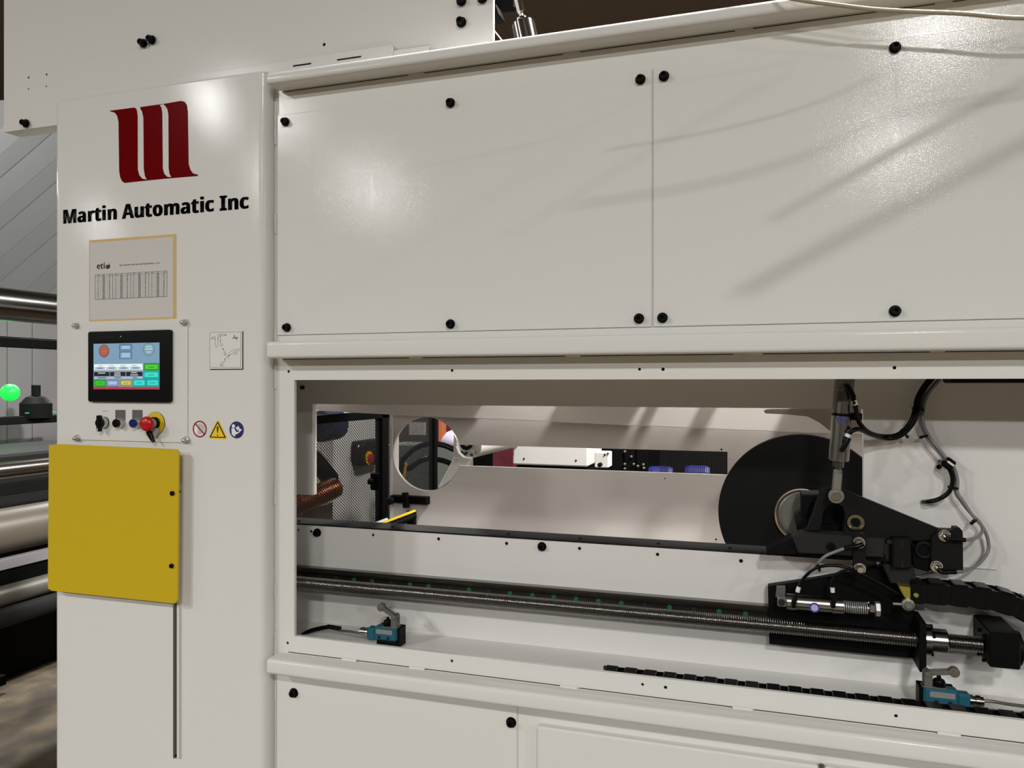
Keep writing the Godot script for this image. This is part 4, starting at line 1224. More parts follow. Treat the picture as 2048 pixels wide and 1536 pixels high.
	obj("cable_plug", Geo.new().tube(cp, 0.0052, 12), M.black_plastic, sh)
	obj("cable", Geo.new().tube(p3([1692, 1096, zs2 + 0.017, 1672, 1103, zs2 + 0.017, 1650, 1113, zs2 + 0.012, 1636, 1126, zs2 + 0.004, 1632, 1133, zs2 - 0.01]), 0.0034, 10), M.grey_cable, sh, "light grey cable")
	# slide block and sensor plate at the right end of the arm
	var sl := thing("slide_block", "black clamp block with a slit between bar and sensor plate", "block", at(1805, 1130, -0.18))
	obj("block_body", Geo.new().prism(pp([1785, 1076, 1822, 1077, 1824, 1137, 1786, 1137], -0.178), -0.235, -0.178, 0.0025), M.black_plate, sl)
	obj("slit", Geo.new().prism(pp([1803, 1079, 1806, 1079, 1806, 1099, 1803, 1099], -0.1775), -0.19, -0.1775), M.pitch, sl)
	obj("slit", Geo.new().prism(pp([1803, 1124, 1807, 1124, 1807, 1136, 1803, 1136], -0.1775), -0.19, -0.1775), M.pitch, sl)
	obj("neck_block", Geo.new().prism(pp([1822, 1080, 1866, 1078, 1864, 1138, 1856, 1144, 1826, 1136], -0.205), -0.24, -0.205, 0.002), M.black_oxide, sl)
	obj("clamp_ring", Geo.new().ring(at(1848, 1100, -0.203), Vector3.BACK, 0.016, 0.005, 28, 8), M.black_plate, sl)
	obj("pin", Geo.new().rod(at(1772, 1084, -0.19), at(1788, 1084, -0.19), 0.006, 16, 0.001), M.dark_grey, sl)
	var zp2 := -0.19
	var spl := thing("sensor_plate", "black square plate with two chrome sensors at the end of the arm", "sensor", at(1893, 1140, zp2))
	obj("plate", Geo.new().prism(pp([1863, 1076, 1880, 1060, 1908, 1061, 1909, 1056, 1920, 1056, 1926, 1063, 1927, 1147, 1862, 1142], zp2), zp2 - 0.03, zp2, 0.002), M.black_plate, spl)
	for q in [[1889, 1071], [1873, 1132.5]]:
		var p := at(q[0], q[1], zp2)
		var pg := Geo.new()
		pg.lathe([Vector2(0.0125, 0), Vector2(0.0125, 0.0025), Vector2(0, 0.0025)], p, Vector3.BACK, 24)
		hex_bolt(pg, p + Vector3(0, 0, 0.0025), 0.0102, 0.004)
		var dv := Vector3(0.25, -0.25, 1.0).normalized()
		for t in 5:
			pg.lathe([Vector2(0.0062, 0.006 + t * 0.002), Vector2(0.007, 0.007 + t * 0.002), Vector2(0.0062, 0.008 + t * 0.002)], p, dv, 18)
		pg.lathe([Vector2(0.0062, 0.016), Vector2(0, 0.016)], p, dv, 18)
		obj("sensor", pg, M.chrome, spl)
	obj("cable_plug", Geo.new().tube(p3([1891, 1075, zp2 + 0.015, 1896, 1078, zp2 + 0.017, 1912, 1078, zp2 + 0.014, 1930, 1080, zp2 + 0.01]), 0.005, 12), M.black_plastic, spl)
	obj("cable_plug", Geo.new().tube(p3([1877, 1139, zp2 + 0.015, 1884, 1144, zp2 + 0.017, 1897, 1144, zp2 + 0.014, 1912, 1144, zp2 + 0.01]), 0.005, 12), M.black_plastic, spl)
	# grey sensor cables up the sheet
	var zg := ZP + 0.03
	var c1 := thing("sensor_cable", "grey cable looping from the upper sensor up the sheet", "cable", at(1930, 1080, zg))
	obj("cable", Geo.new().tube(p3([1928, 1080, zp2 + 0.01, 1945, 1078, -0.20, 1958, 1072, -0.22, 1965, 1060, zg, 1960, 1045, zg, 1940, 1025, zg, 1922, 1002, zg, 1911, 985, zg, 1910, 960, zg, 1906, 940, zg, 1895, 928, zg, 1880, 908, zg, 1860, 885, zg, 1848, 866, zg, 1841, 845, zg, 1841, 825, zg, 1845, 805, zg, 1855, 785, zg, 1878, 758, zg, 1890, 745, zg]), 0.0036, 10), M.grey_cable, c1)
	tie(c1, at(1948, 1042, zg + 0.004), Vector3(1, -1, 0), 0.0075)
	var c2 := thing("sensor_cable", "grey cable looping widest from the lower sensor up the sheet", "cable", at(1912, 1144, zg))
	obj("cable", Geo.new().tube(p3([1910, 1144, zp2 + 0.01, 1930, 1141, -0.2, 1955, 1130, -0.23, 1975, 1105, zg, 1976, 1080, zg, 1966, 1055, zg, 1946, 1032, zg + 0.006, 1926, 1002, zg + 0.006, 1915, 985, zg + 0.006, 1915, 960, zg + 0.004, 1908, 935, zg + 0.006, 1898, 925, zg + 0.006, 1884, 905, zg + 0.006, 1864, 881, zg + 0.006, 1852, 862, zg + 0.006, 1846, 843, zg + 0.006, 1846, 823, zg + 0.006, 1850, 803, zg + 0.006, 1860, 783, zg + 0.006, 1884, 756, zg + 0.006, 1897, 742, zg]), 0.0036, 10), M.grey_cable, c2)
	tie(c2, at(1849, 872, zg + 0.004), Vector3(0.4, -1, 0), 0.0085)
	# stub hose and clamp
	var st := thing("air_hose", "short black hose curling from the clamp into a hole in the sheet", "hose", at(1850, 1005, zg))
	obj("hose", Geo.new().tube(p3([1846, 1004, ZP + 0.006, 1858, 1003, zg, 1878, 998, zg, 1896, 986, zg + 0.004, 1904, 970, zg + 0.008, 1905, 955, zg + 0.008, 1900, 940, zg + 0.008, 1893, 928, zg + 0.006]), 0.005, 12), M.rubber, st)
	tie(st, at(1904, 975, zg + 0.006), Vector3(0.2, 1, 0), 0.0095)
	var cl := thing("cable_clamp", "black cushioned clamp with a white slot holding the grey cables", "clamp", at(1893, 929, zg))
	var cq := at(1893, 927, zg + 0.004)
	var cxf := Transform3D(Basis(Vector3.BACK, 0.9), cq)
	obj("clamp_band", Geo.new().box(Vector3(-0.010, -0.016, -0.03), Vector3(0.003, 0.012, 0.016), 0.004, cxf), M.black_plastic, cl)
	obj("clamp_band", Geo.new().box(Vector3(0.006, -0.014, -0.03), Vector3(0.014, 0.010, 0.014), 0.004, cxf), M.black_plastic, cl)
	obj("slot_liner", Geo.new().box(Vector3(0.002, -0.012, 0.0), Vector3(0.007, 0.004, 0.0135), 0.001, cxf), M.label_white, cl)
	# upright cylinder
	var zv := -0.165
	var vt := at(1691, 740, zv)
	var vp := at(1671.7, 991, zv)
	var dn := (vp - vt).normalized()
	var vl := vt.distance_to(vp)
	var f := func(v: float) -> float: return (v - 740.0) / 251.0 * vl
	var vc := thing("air_cylinder", "upright brushed steel pneumatic cylinder pushing on the arm bolt", "cylinder", vp)
	var r := 0.0212
	obj("head_cap", Geo.new().lathe([Vector2(0, 0), Vector2(r * 0.97, 0), Vector2(r * 0.97, f.call(779)), Vector2(0, f.call(779))], vt, dn, 36), M.aluminium, vc)
	obj("barrel", Geo.new().lathe([Vector2(r * 0.93, f.call(778)), Vector2(r, f.call(781)), Vector2(r, f.call(886)), Vector2(r * 0.95, f.call(888))], vt, dn, 36), M.aluminium, vc)
	obj("end_cap", Geo.new().lathe([Vector2(0, f.call(886)), Vector2(r * 1.02, f.call(886)), Vector2(r * 1.02, f.call(919)), Vector2(r * 0.97, f.call(921)), Vector2(0, f.call(921))], vt, dn, 36), M.aluminium, vc)
	obj("rod", Geo.new().lathe([Vector2(r * 0.55, f.call(920)), Vector2(r * 0.55, f.call(934)), Vector2(r * 0.3, f.call(935)), Vector2(r * 0.3, f.call(945)), Vector2(0, f.call(945))], vt, dn, 28), M.steel, vc)
	obj("lock_nut", Geo.new().lathe([Vector2(0, f.call(939)), Vector2(r * 0.48, f.call(939)), Vector2(r * 0.48, f.call(946)), Vector2(0, f.call(946))], vt, dn, 6, false, true), M.dull_metal, vc)
	var qb := Basis(Vector3(0, 0, 1).cross(dn).normalized(), -dn, Vector3(0, 0, 1))
	qb.x = (-dn).cross(Vector3(0, 0, 1)).normalized()
	qb.z = qb.x.cross(qb.y).normalized()
	var fm := vt + dn * float(f.call(965))
	obj("rod_fork", Geo.new().box(Vector3(-0.0095, -0.026, -0.0095), Vector3(0.0095, 0.023, 0.0095), 0.002, Transform3D(qb, fm)), M.dull_metal, vc)
	var cg := Geo.new()
	cg.lathe([Vector2(0.0165, 0.0), Vector2(0.0165, 0.004), Vector2(0.0152, 0.005), Vector2(0, 0.005)], vp + Vector3(0, 0, 0.006), Vector3.BACK, 32)
	cg.rod(vp + Vector3(0, 0, -0.04), vp + Vector3(0, 0, 0.008), 0.006, 14)
	var pw := obj("pivot_washer", cg, M.dull_metal, vc)
	var hg := Geo.new()
	hex_bolt(hg, vp + Vector3(0, 0, 0.011), 0.0102, 0.0065)
	obj("pivot_bolt", hg, M.chrome, pw)
	obj("logo_ring", Geo.new().ring(vt + dn * float(f.call(839)) + Vector3(-0.002, 0, r - 0.0022), Vector3(-0.05, 0, 1), 0.0075, 0.0024, 24, 6), M.blue_ring, vc, "blue ring sticker")
	for q in [[1696, 772, 1], [1684, 897, -1]]:
		var p := vt + dn * float(f.call(q[1]))
		var d2 := 1.0 if q[2] > 0 else -1.0
		obj("elbow_fitting", Geo.new().tube([p + Vector3(0.002, 0, r - 0.004), p + Vector3(0.004, -0.001 * d2, r + 0.006), p + Vector3(0.010, -0.012 * d2, r + 0.009), p + Vector3(0.016, -0.026 * d2, r + 0.009)], 0.006, 12, 5), M.black_plastic, vc)
	var zh := zv + r + 0.006
	obj("strap_band", Geo.new().lathe([Vector2(r, -0.003), Vector2(r + 0.0012, -0.003), Vector2(r + 0.0012, 0.003), Vector2(r, 0.003)], vt + dn * float(f.call(829)), dn, 36), M.black_plastic, vc)
	obj("strap_block", Geo.new().box(at(1703, 833, zv) + Vector3(0, -0.008, -0.01), at(1703, 833, zv) + Vector3(0.021, 0.008, 0.01), 0.002), M.black_plastic, vc)
	var hz := ZP + 0.04
	var h1 := thing("air_hose", "black air hose from the top of the upright cylinder", "hose", at(1712, 800, zh))
	obj("hose", Geo.new().tube(p3([1703, 790, zh, 1710, 808, zh, 1714, 832, zh - 0.01, 1722, 850, zh - 0.03, 1740, 866, -0.2, 1770, 873, hz, 1798, 868, hz, 1820, 846, hz, 1830, 820, hz, 1834, 798, hz, 1846, 775, hz, 1866, 750, hz, 1880, 735, hz]), 0.0052, 12), M.rubber, h1)
	obj("marker_sleeve", Geo.new().tube(p3([1708, 801, zh, 1711, 810, zh - 0.001]), 0.006, 12), M.label_white, h1)
	var h2 := thing("air_hose", "black air hose from the bottom of the upright cylinder", "hose", at(1697, 868, zh))
	obj("hose", Geo.new().tube(p3([1690, 882, zh, 1696, 870, zh, 1706, 861, zh, 1720, 859, zh - 0.015, 1742, 869, -0.19, 1770, 877, hz + 0.004, 1800, 872, hz + 0.004, 1824, 849, hz + 0.004, 1835, 821, hz + 0.004, 1839, 799, hz + 0.004, 1851, 775, hz + 0.004, 1872, 750, hz, 1888, 735, hz]), 0.0052, 12), M.rubber, h2)
	obj("marker_sleeve", Geo.new().tube(p3([1694, 874, zh, 1697, 868, zh]), 0.006, 12), M.label_white, h2)
	tie(h2, at(1808, 866, hz + 0.004), Vector3(1, 0.8, 0), 0.0105)
	tie(h2, at(1834, 818, hz + 0.004), Vector3(0.2, 1, 0), 0.0115)
	weld(get_node("machine_frame"), at(1925, 1133, ZP + 0.001), at(1992, 1138, ZP + 0.001), 0.003)
	# dark angle under the beam at the far right, and brown sheet shaped as the curved shadow behind the cylinder
	var dk := obj("mounting_rail", Geo.new().box(Vector3(at(1902, 760, -0.12).x, at(1902, 766, -0.12).y, -0.2), Vector3(XR - 0.05, EYE + 0.09, -0.12), 0.004), M.black_oxide)
	tag(dk, "black rail under the beam at the upper right of the window", "rail")
	var sd := obj("shadow_sheet", Geo.new().prism(pp([1527, 822, 1533, 818, 1545, 817, 1722, 817, 1722, 852, 1690, 870, 1660, 862, 1640, 846, 1615, 833, 1575, 829, 1531, 827], -0.5), -0.506, -0.5, 0.001), M.shadow_brown)
	tag(sd, "brown curved sheet standing for a shadow above the black disc", "shadow")

# ------------------------------------------------------------------ limit switches
func limit_switch(called: String, label: String, base: Vector3, sgn: float, lever: Array) -> void:
	# base: middle of the body; sgn: +1 connector to the right, -1 to the left; the lever leans over the connector side
	var o := thing(called, label, "switch", Vector3(base.x, EYE - 0.70, base.z))
	var b := base
	var x := func(d: float) -> float: return b.x + d * sgn
	var bx := func(g: Geo, xa: float, y0: float, z0: float, xb: float, y1: float, z1: float, bev: float) -> Geo:
		return g.box(Vector3(minf(x.call(xa), x.call(xb)), b.y + y0, b.z + z0), Vector3(maxf(x.call(xa), x.call(xb)), b.y + y1, b.z + z1), bev)
	obj("body", bx.call(Geo.new(), -0.038, -0.018, -0.014, 0.030, 0.018, 0.016, 0.005), M.teal, o)
	obj("connector_boss", bx.call(Geo.new(), 0.026, -0.021, -0.013, 0.052, 0.012, 0.014, 0.004), M.teal, o)
	obj("mounting_plate", bx.call(Geo.new(), -0.046, EYE - 0.70 - b.y, -0.024, -0.040, 0.017, 0.012, 0.001), M.black_oxide, o)
	obj("mounting_plate", bx.call(Geo.new(), -0.046, EYE - 0.70 - b.y, -0.026, 0.024, 0.018, -0.015, 0.001), M.black_oxide, o)
	obj("mounting_plate", bx.call(Geo.new(), -0.040, EYE - 0.70 - b.y, -0.016, 0.022, -0.018, 0.012, 0.001), M.black_oxide, o)
	obj("name_plate", bx.call(Geo.new(), -0.026, 0.000, 0.010, 0.022, 0.012, 0.0165, 0.0004), M.print_grey, o)
	for d in [-0.014, 0.012]:
		obj("screw", Geo.new().lathe([Vector2(0.004, 0), Vector2(0.004, 0.0015), Vector2(0, 0.0015)], Vector3(x.call(d), b.y - 0.009, b.z + 0.0155), Vector3.BACK, 14), M.dark_grey, o)
	var cn := Geo.new()
	var cd := Vector3(sgn, 0, 0)
	var cb := Vector3(x.call(0.051), b.y - 0.004, b.z)
	cn.lathe([Vector2(0, 0), Vector2(0.0125, 0), Vector2(0.0125, 0.006), Vector2(0.0105, 0.007), Vector2(0.0105, 0.010), Vector2(0.0125, 0.011), Vector2(0.0125, 0.020), Vector2(0.010, 0.021), Vector2(0.010, 0.026), Vector2(0.0, 0.026)], cb, cd, 12)
	obj("connector", cn, M.chrome, o)
	# turret: black boot in a grey lever bracket
	obj("boot", Geo.new().lathe([Vector2(0.0125, 0), Vector2(0.0125, 0.012), Vector2(0.010, 0.016), Vector2(0.005, 0.018), Vector2(0.004, 0.024), Vector2(0, 0.024)], Vector3(x.call(-0.006), b.y + 0.018, b.z), Vector3.UP, 20), M.black_plastic, o)
	var lv := Geo.new()
	bx.call(lv, -0.036, 0.017, -0.012, -0.020, 0.048, -0.009, 0.001)
	bx.call(lv, -0.036, 0.017, 0.010, -0.020, 0.048, 0.013, 0.001)
	bx.call(lv, -0.040, 0.017, -0.012, 0.006, 0.020, 0.014, 0.001)
	lv.rod(Vector3(x.call(-0.028), b.y + 0.046, b.z - 0.014), Vector3(x.call(-0.028), b.y + 0.046, b.z + 0.015), 0.0065, 16, 0.001)
	var la := Vector3(x.call(-0.028), b.y + 0.046, b.z)
	var lb := la + Vector3(lever[0] * sgn, lever[1], 0)
	var an := atan2(lb.y - la.y, lb.x - la.x)
	lv.box(Vector3(0, -0.0045, -0.009), Vector3(la.distance_to(lb), 0.0045, -0.006), 0.001, Transform3D(Basis(Vector3.BACK, an), la))
	lv.box(Vector3(0, -0.0045, 0.006), Vector3(la.distance_to(lb), 0.0045, 0.009), 0.001, Transform3D(Basis(Vector3.BACK, an), la))
	obj("lever", lv, M.dull_metal, o)
	obj("roller", Geo.new().lathe([Vector2(0, -0.006), Vector2(0.0095, -0.006), Vector2(0.0105, -0.004), Vector2(0.0105, 0.009), Vector2(0.0095, 0.0105), Vector2(0.005, 0.0105), Vector2(0.005, 0.012), Vector2(0, 0.012)], lb, Vector3.BACK, 24), M.brown_roller, o)

func switches() -> void:
	var p1 := at(772, 1265, -0.165)
	limit_switch("limit_switch", "teal limit switch with raised roller lever at the left end of the pan", p1, -1.0, [0.040, 0.022])
	var c1 := thing("switch_cable", "thin cable with black sleeve running left from the left limit switch", "cable", at(660, 1260, -0.18))
	obj("cable", Geo.new().tube(p3([724, 1268, -0.165, 700, 1263, -0.17, 680, 1261, -0.18, 655, 1255, -0.18]), 0.0032, 10), M.dull_metal, c1)
	obj("sleeve", Geo.new().tube(p3([681, 1257, -0.18, 668, 1255, -0.18, 655, 1253, -0.18]), 0.006, 10), M.black_plate, c1)
	obj("hose", Geo.new().tube(p3([657, 1254, -0.18, 640, 1257, -0.18, 618, 1263, -0.18, 598, 1275, -0.17, 575, 1290, -0.16]), 0.0062, 12), M.rubber, c1)
	var p2 := at(1884, 1391, -0.14)
	limit_switch("limit_switch", "teal limit switch with drooping roller lever under the carriage at the right", p2, 1.0, [0.050, 0.008])
	var c2 := thing("switch_cable", "thin grey cable from the right limit switch to the frame edge", "cable", at(2000, 1405, -0.14))
	obj("cable", Geo.new().tube(p3([1958, 1401, -0.14, 1985, 1403, -0.14, 2015, 1408, -0.15, 2060, 1414, -0.16]), 0.0034, 10), M.dull_metal, c2)

# ------------------------------------------------------------------ what shows behind the machine
func mesh_panel(parent: Node, x: float, z0: float, z1: float, y0: float, y1: float, pitch_z: float, pitch_y: float, wd: float) -> void:
	# expanded metal: staggered zig-zag strands in the plane x
	var g := Geo.new()
	var n := int(absf(z1 - z0) / pitch_z)
	var rows := int((y1 - y0) / pitch_y)
	for k in n:
		var za := z0 + (z1 - z0) * k / n
		for r in rows:
			var ya := y0 + r * pitch_y
			var s := pitch_z * 0.5 * (1.0 if (k + r) % 2 == 0 else -1.0)
			var a := Vector3(x, ya, za + s * 0.5)
			var b := Vector3(x, ya + pitch_y, za - s * 0.5)
			var t := Vector3(0, 0, wd)
			g.quad(a - t, b - t, b + t, a + t, Vector3.RIGHT)
			g.quad(a - t + Vector3(-0.0015, 0, 0), b - t + Vector3(-0.0015, 0, 0), b + t + Vector3(-0.0015, 0, 0), a + t + Vector3(-0.0015, 0, 0), Vector3.LEFT)
	var o := obj("wire_mesh", g, M.mesh_black, parent)
	o.set_meta("kind", "stuff")

func behind() -> void:
	# mesh guard running away from the camera
	var x := -1.45
	var zn := -0.38
	var zm := -1.1
	var z2 := atx(868, 900, x).z
	var y0 := 0.75
	var y1 := at(765, 829, zm).y
	var gd := thing("mesh_guard", "black framed expanded metal guard standing behind the window", "guard", Vector3(x, 0, zm))
	for zz in [zn, zm, z2]:
		var w := 0.028 if zz != z2 else 0.016
		obj("post", Geo.new().box(Vector3(x - 0.02, 0.0, zz - w), Vector3(x + 0.012, y1 + 0.02, zz + w), 0.002), M.soot, gd)
	for yy in [y0, y1]:
		obj("rail", Geo.new().box(Vector3(x - 0.016, yy - 0.014, z2), Vector3(x + 0.012, yy + 0.016, zn), 0.002), M.soot, gd)
	mesh_panel(gd, x, zn, zm, y0, y1, 0.0080, 0.0056, 0.0017)
	mesh_panel(gd, x, zm, z2, y0, y1, 0.0080, 0.0056, 0.0017)
	# latch arm from the post to the rear sheet
	var zl := ZF + 0.03
	var lt := thing("guard_latch", "black pivot latch arm joining the guard post to the rear sheet", "latch", at(815, 1000, zl))
	obj("arm", Geo.new().prism(pp([780, 991, 853, 995, 853, 1010, 780, 1005], zl), ZF, zl, 0.002), M.soot, lt)
	obj("hub", Geo.new().lathe([Vector2(0.014, 0), Vector2(0.014, 0.02), Vector2(0.01, 0.025), Vector2(0, 0.025)], at(783, 1001, zl), Vector3.BACK, 20), M.black_plate, lt)
	obj("stop_block", Geo.new().prism(pp([803, 986, 812, 986, 815, 1016, 805, 1016], zl + 0.02), zl, zl + 0.02, 0.002), M.black_oxide, lt)
	# low conveyor frame with yellow edge
	var cv := thing("conveyor_frame", "low black frame with a yellow edge strip behind the lower sheet edge", "conveyor", at(820, 1050, -0.7))
	var e0 := at(735, 1058, -0.62)
	var e1 := at(830, 1022, -0.80)
	var yb := Geo.new()
	yb.tube([e0, e1], 0.006, 4, 2)
	obj("edge_strip", yb, M.yellow_paint, cv)
	obj("white_strip", Geo.new().tube([at(725, 1058, -0.62), at(775, 1039, -0.70)], 0.007, 4, 2), M.white_inside, cv)
	obj("leg", Geo.new().box(at(815, 1060, -0.80) + Vector3(0, -0.5, -0.01), at(831, 1022, -0.80) + Vector3(0, 0, 0.01), 0.002), M.soot, cv)
	obj("side_rail", Geo.new().tube([at(740, 1068, -0.62), at(829, 1032, -0.80)], 0.014, 4, 2), M.soot, cv)
	# pale cabinet with an emergency stop box beyond the guard
	var xc := -2.0
	var c0 := atx(668, 900, xc)
	var cab := thing("cabinet", "pale grey cabinet beyond the mesh guard", "cabinet", Vector3(xc - 0.2, 0, c0.z - 0.5))
	obj("body", Geo.new().box(Vector3(xc - 0.4, 0.0, c0.z - 0.55), Vector3(xc, 2.0, c0.z), 0.004), M.cabinet_grey, cab)
	var sb := thing("stop_box", "dark rounded stop button box on the pale cabinet behind the mesh", "button", atx(728, 903, xc))
	var q0 := atx(702, 932, xc)
	var q1 := atx(752, 876, xc)
	var pr := rounded(Vector2(-q0.z, q0.y), Vector2(-q1.z, q1.y), 0.03)
	obj("housing", Geo.new().prism(pr, 0.0, 0.07, 0.01, Transform3D(Basis(Vector3(0, 0, -1), Vector3(0, 1, 0), Vector3(1, 0, 0)), Vector3(xc, 0, 0))), M.black_plate, sb)
	var rb := atx(737, 916, xc + 0.07)
	obj("collar", Geo.new().lathe([Vector2(0.035, 0), Vector2(0.035, 0.006), Vector2(0, 0.006)], rb, Vector3.RIGHT, 20), M.yellow_plastic, sb)
	obj("red_head", Geo.new().lathe([Vector2(0.022, 0.005), Vector2(0.022, 0.02), Vector2(0, 0.024)], rb, Vector3.RIGHT, 20), M.red_button, sb)
	obj("indicator", Geo.new().lathe([Vector2(0.008, 0), Vector2(0, 0.005)], atx(717, 893, xc + 0.07), Vector3.RIGHT, 12), M.white_print, sb)
	# knob and lock on the guard post
	var kb := thing("guard_lock", "black lock case with a knob on the guard post", "lock", atx(752, 965, x))
	obj("case", Geo.new().box(atx(742, 980, x + 0.012), atx(760, 946, x + 0.055), 0.004), M.black_oxide, kb)
	obj("knob", Geo.new().lathe([Vector2(0.012, 0), Vector2(0.012, 0.02), Vector2(0, 0.024)], atx(738, 963, x + 0.012), Vector3.RIGHT, 16), M.black_oxide, kb)
	# shapes seen left of the cabinet through the mesh
	var nd := obj("drum", Geo.new().rod(atx(640, 852, -1.8), atx(670, 848, -1.8), 0.07, 28, 0.004), M.navy)
	tag(nd, "dark blue drum high behind the mesh guard", "drum")
	var cb := obj("copper_roller", Geo.new().lathe([Vector2(0, 0), Vector2(0.045, 0), Vector2(0.045, atx(560, 1024, -1.75).distance_to(atx(668, 976, -1.75))), Vector2(0, atx(560, 1024, -1.75).distance_to(atx(668, 976, -1.75)))], atx(560, 1024, -1.75), atx(668, 976, -1.75) - atx(560, 1024, -1.75), 32), M.copper)
	tag(cb, "shiny copper coloured roller low behind the mesh guard", "roller")
	var ob := obj("rust_panel", Geo.new().box(Vector3(-1.9, 0.0, -1.40), Vector3(-1.86, atx(640, 1012, -1.86).y, -0.5), 0.002), M.brown_core)
	tag(ob, "brown panel under the copper roller behind the mesh", "panel")
	var yl := obj("yellow_beam", Geo.new().tube([atx(570, 994, -1.95), atx(664, 966, -1.95)], 0.018, 4, 2), M.yellow_paint)
	tag(yl, "yellow bar above the copper roller behind the mesh", "bar")
	var hb := thing("hose_bundle", "sagging bundle of thick black hoses behind the mesh guard", "hose", atx(640, 930, -1.8))
	for k in 4:
		var d := k * 9.0
		obj("hose", Geo.new().tube([atx(590, 885 + d, -1.8), atx(625, 905 + d, -1.8), atx(645, 925 + d, -1.82), atx(668, 955 + d, -1.85)], 0.022, 12), M.rubber, hb)
	# view through the round hole
	var op := obj("orange_post", Geo.new().box(Vector3(at(881, 1000, -2.6).x, 0.0, -2.63), at(889, 800, -2.6) + Vector3(0, 0.2, 0.03), 0.003), M.orange)
	tag(op, "orange steel post beyond the round hole", "post")
	var lb := obj("lilac_bag", Geo.new().lathe([Vector2(0.0, 0), Vector2(0.07, 0.0), Vector2(0.062, 0.035), Vector2(0.035, 0.07), Vector2(0, 0.085)], at(905, 889, -2.4), Vector3.UP, 12, true), M.lilac)
	tag(lb, "crumpled pale lilac bag beyond the round hole", "bag")
	for i in 2:
		var hv := i * 31.0
		var ho := obj("corrugated_hose", Geo.new().tube(p3([792, 1900, -1.9, 793, 1100, -1.9, 800, 945 + hv * 0.3, -1.9, 820, 905 + hv, -1.9, 850, 889 + hv * 0.95, -1.9, 880, 889 + hv, -1.9, 905, 898 + hv, -1.9, 930, 912 + hv, -1.9]), 0.014, 12), M.rubber)
		tag(ho, "upper thick black corrugated hose beyond the round hole" if i == 0 else "lower thick black corrugated hose beyond the round hole", "hose")
	var gg := obj("green_cabinet", Geo.new().box(Vector3(at(770, 1040, -2.3).x, 0.0, -2.55), at(915, 893, -2.3), 0.004), M.green_grey)
	tag(gg, "grey-green cabinet low beyond the round hole", "cabinet")
	var dk := obj("dark_machine", Geo.new().box(Vector3(at(868, 1000, -2.7).x, 0.0, -3.05), at(905, 800, -2.7) + Vector3(0, 0.1, 0), 0.004), M.maroon)
	tag(dk, "dark maroon machine body far beyond the round hole", "machine")
	var yt := obj("yellow_strip", Geo.new().tube(p3([796, 1960, -1.75, 796, 1100, -1.75, 800, 990, -1.75, 806, 960, -1.75, 812, 925, -1.75]), 0.008, 8), M.yellow_plastic)
	tag(yt, "yellow cable strip behind the mesh in the round hole", "strip")
	var wp := obj("white_sheet", Geo.new().box(at(818, 870, -1.95), at(850, 845, -1.95) + Vector3(0, 0, -0.01), 0.001), M.cabinet_grey)
	tag(wp, "small pale sheet behind the mesh at the top of the round hole", "sheet")
	# white bracket in the hole
	var wb := thing("white_bracket", "white painted forked bracket between round hole and slot", "bracket", at(915, 930, ZF - 0.05))
	obj("blade", Geo.new().prism(pp([380, 870, 490, 870, 490, 1040, 430, 1180, 330, 1320, 80, 1500, 60, 1480, 250, 1130], ZF - 0.03, 870, 830, 10.24), ZF - 0.05, ZF - 0.03, 0.002), M.white_inside, wb)
	obj("web", Geo.new().prism(pp([380, 390, 450, 520, 430, 650, 480, 780, 580, 870, 725, 885, 660, 1040, 480, 1040, 375, 900], ZF - 0.035, 870, 830, 10.24), ZF - 0.06, ZF - 0.035, 0.002), M.white_inside, wb)
	# view through the slot
	var zr := -1.25
	var rl := thing("slot_roller", "grey roller with a drilled bearing end seen at the left of the slot", "roller", at(945, 893, zr))
	var r0 := at(942, 889, zr)
	var rr := px(942, zr) * 27.0
	obj("roller_body", Geo.new().lathe([Vector2(0, 0), Vector2(rr, 0), Vector2(rr, 1.3), Vector2(0, 1.3)], r0, Vector3(0.35, 0.09, -1), 40), M.cabinet_grey, rl)
	obj("bearing", Geo.new().lathe([Vector2(rr * 0.22, 0), Vector2(rr * 0.22, 0.012), Vector2(rr * 0.48, 0.012), Vector2(rr * 0.48, 0)], r0 + Vector3(-0.018, 0.004, 0), Vector3.BACK, 24), M.black_oxide, rl)
	for an in [4.2, 4.8, 5.4]:
		obj("bolt", Geo.new().lathe([Vector2(0.006, 0), Vector2(0.006, 0.006), Vector2(0, 0.006)], r0 + Vector3(cos(an), sin(an), 0) * rr * 0.75, Vector3.BACK, 12), M.dark_grey, rl)
	var mb := obj("maroon_box", Geo.new().box(Vector3(at(985, 960, -2.1).x, 0.0, -2.3), at(1027, 860, -2.1), 0.004), M.maroon)
	tag(mb, "dark maroon box left of the white unit in the slot", "box")
	var bd := obj("black_machine", Geo.new().box(Vector3(at(880, 1100, -3.2).x, 0.0, -3.6), at(1500, 780, -3.2) + Vector3(0, 0.3, 0), 0.004), M.soot)
	tag(bd, "black machine body filling the background of the slot", "machine")
	var zw := -1.5
	var wu := thing("drive_unit", "white boxed drive unit seen through the middle of the slot", "machine", at(1100, 935, zw))
	var w0 := at(1025.5, 929, zw)
	var w1 := at(1176, 850, zw)
	obj("housing", Geo.new().box(Vector3(w0.x, w0.y, zw - 0.3), Vector3(w1.x, w1.y, zw), 0.006), M.white_inside, wu)
	obj("foot", Geo.new().box(Vector3(w0.x + 0.01, 0.0, zw - 0.28), Vector3(w1.x - 0.01, w0.y, zw - 0.02), 0.004), M.soot, wu)
	for q in [[1048, 917.5], [1152, 921]]:
		obj("screw", Geo.new().lathe([Vector2(0.004, 0), Vector2(0.004, 0.002), Vector2(0, 0.002)], at(q[0], q[1], zw), Vector3.BACK, 12), M.black_oxide, wu)
	var jb := thing("junction_box", "small white box with two screws at the right of the drive unit", "box", at(1208, 930, zw + 0.1))
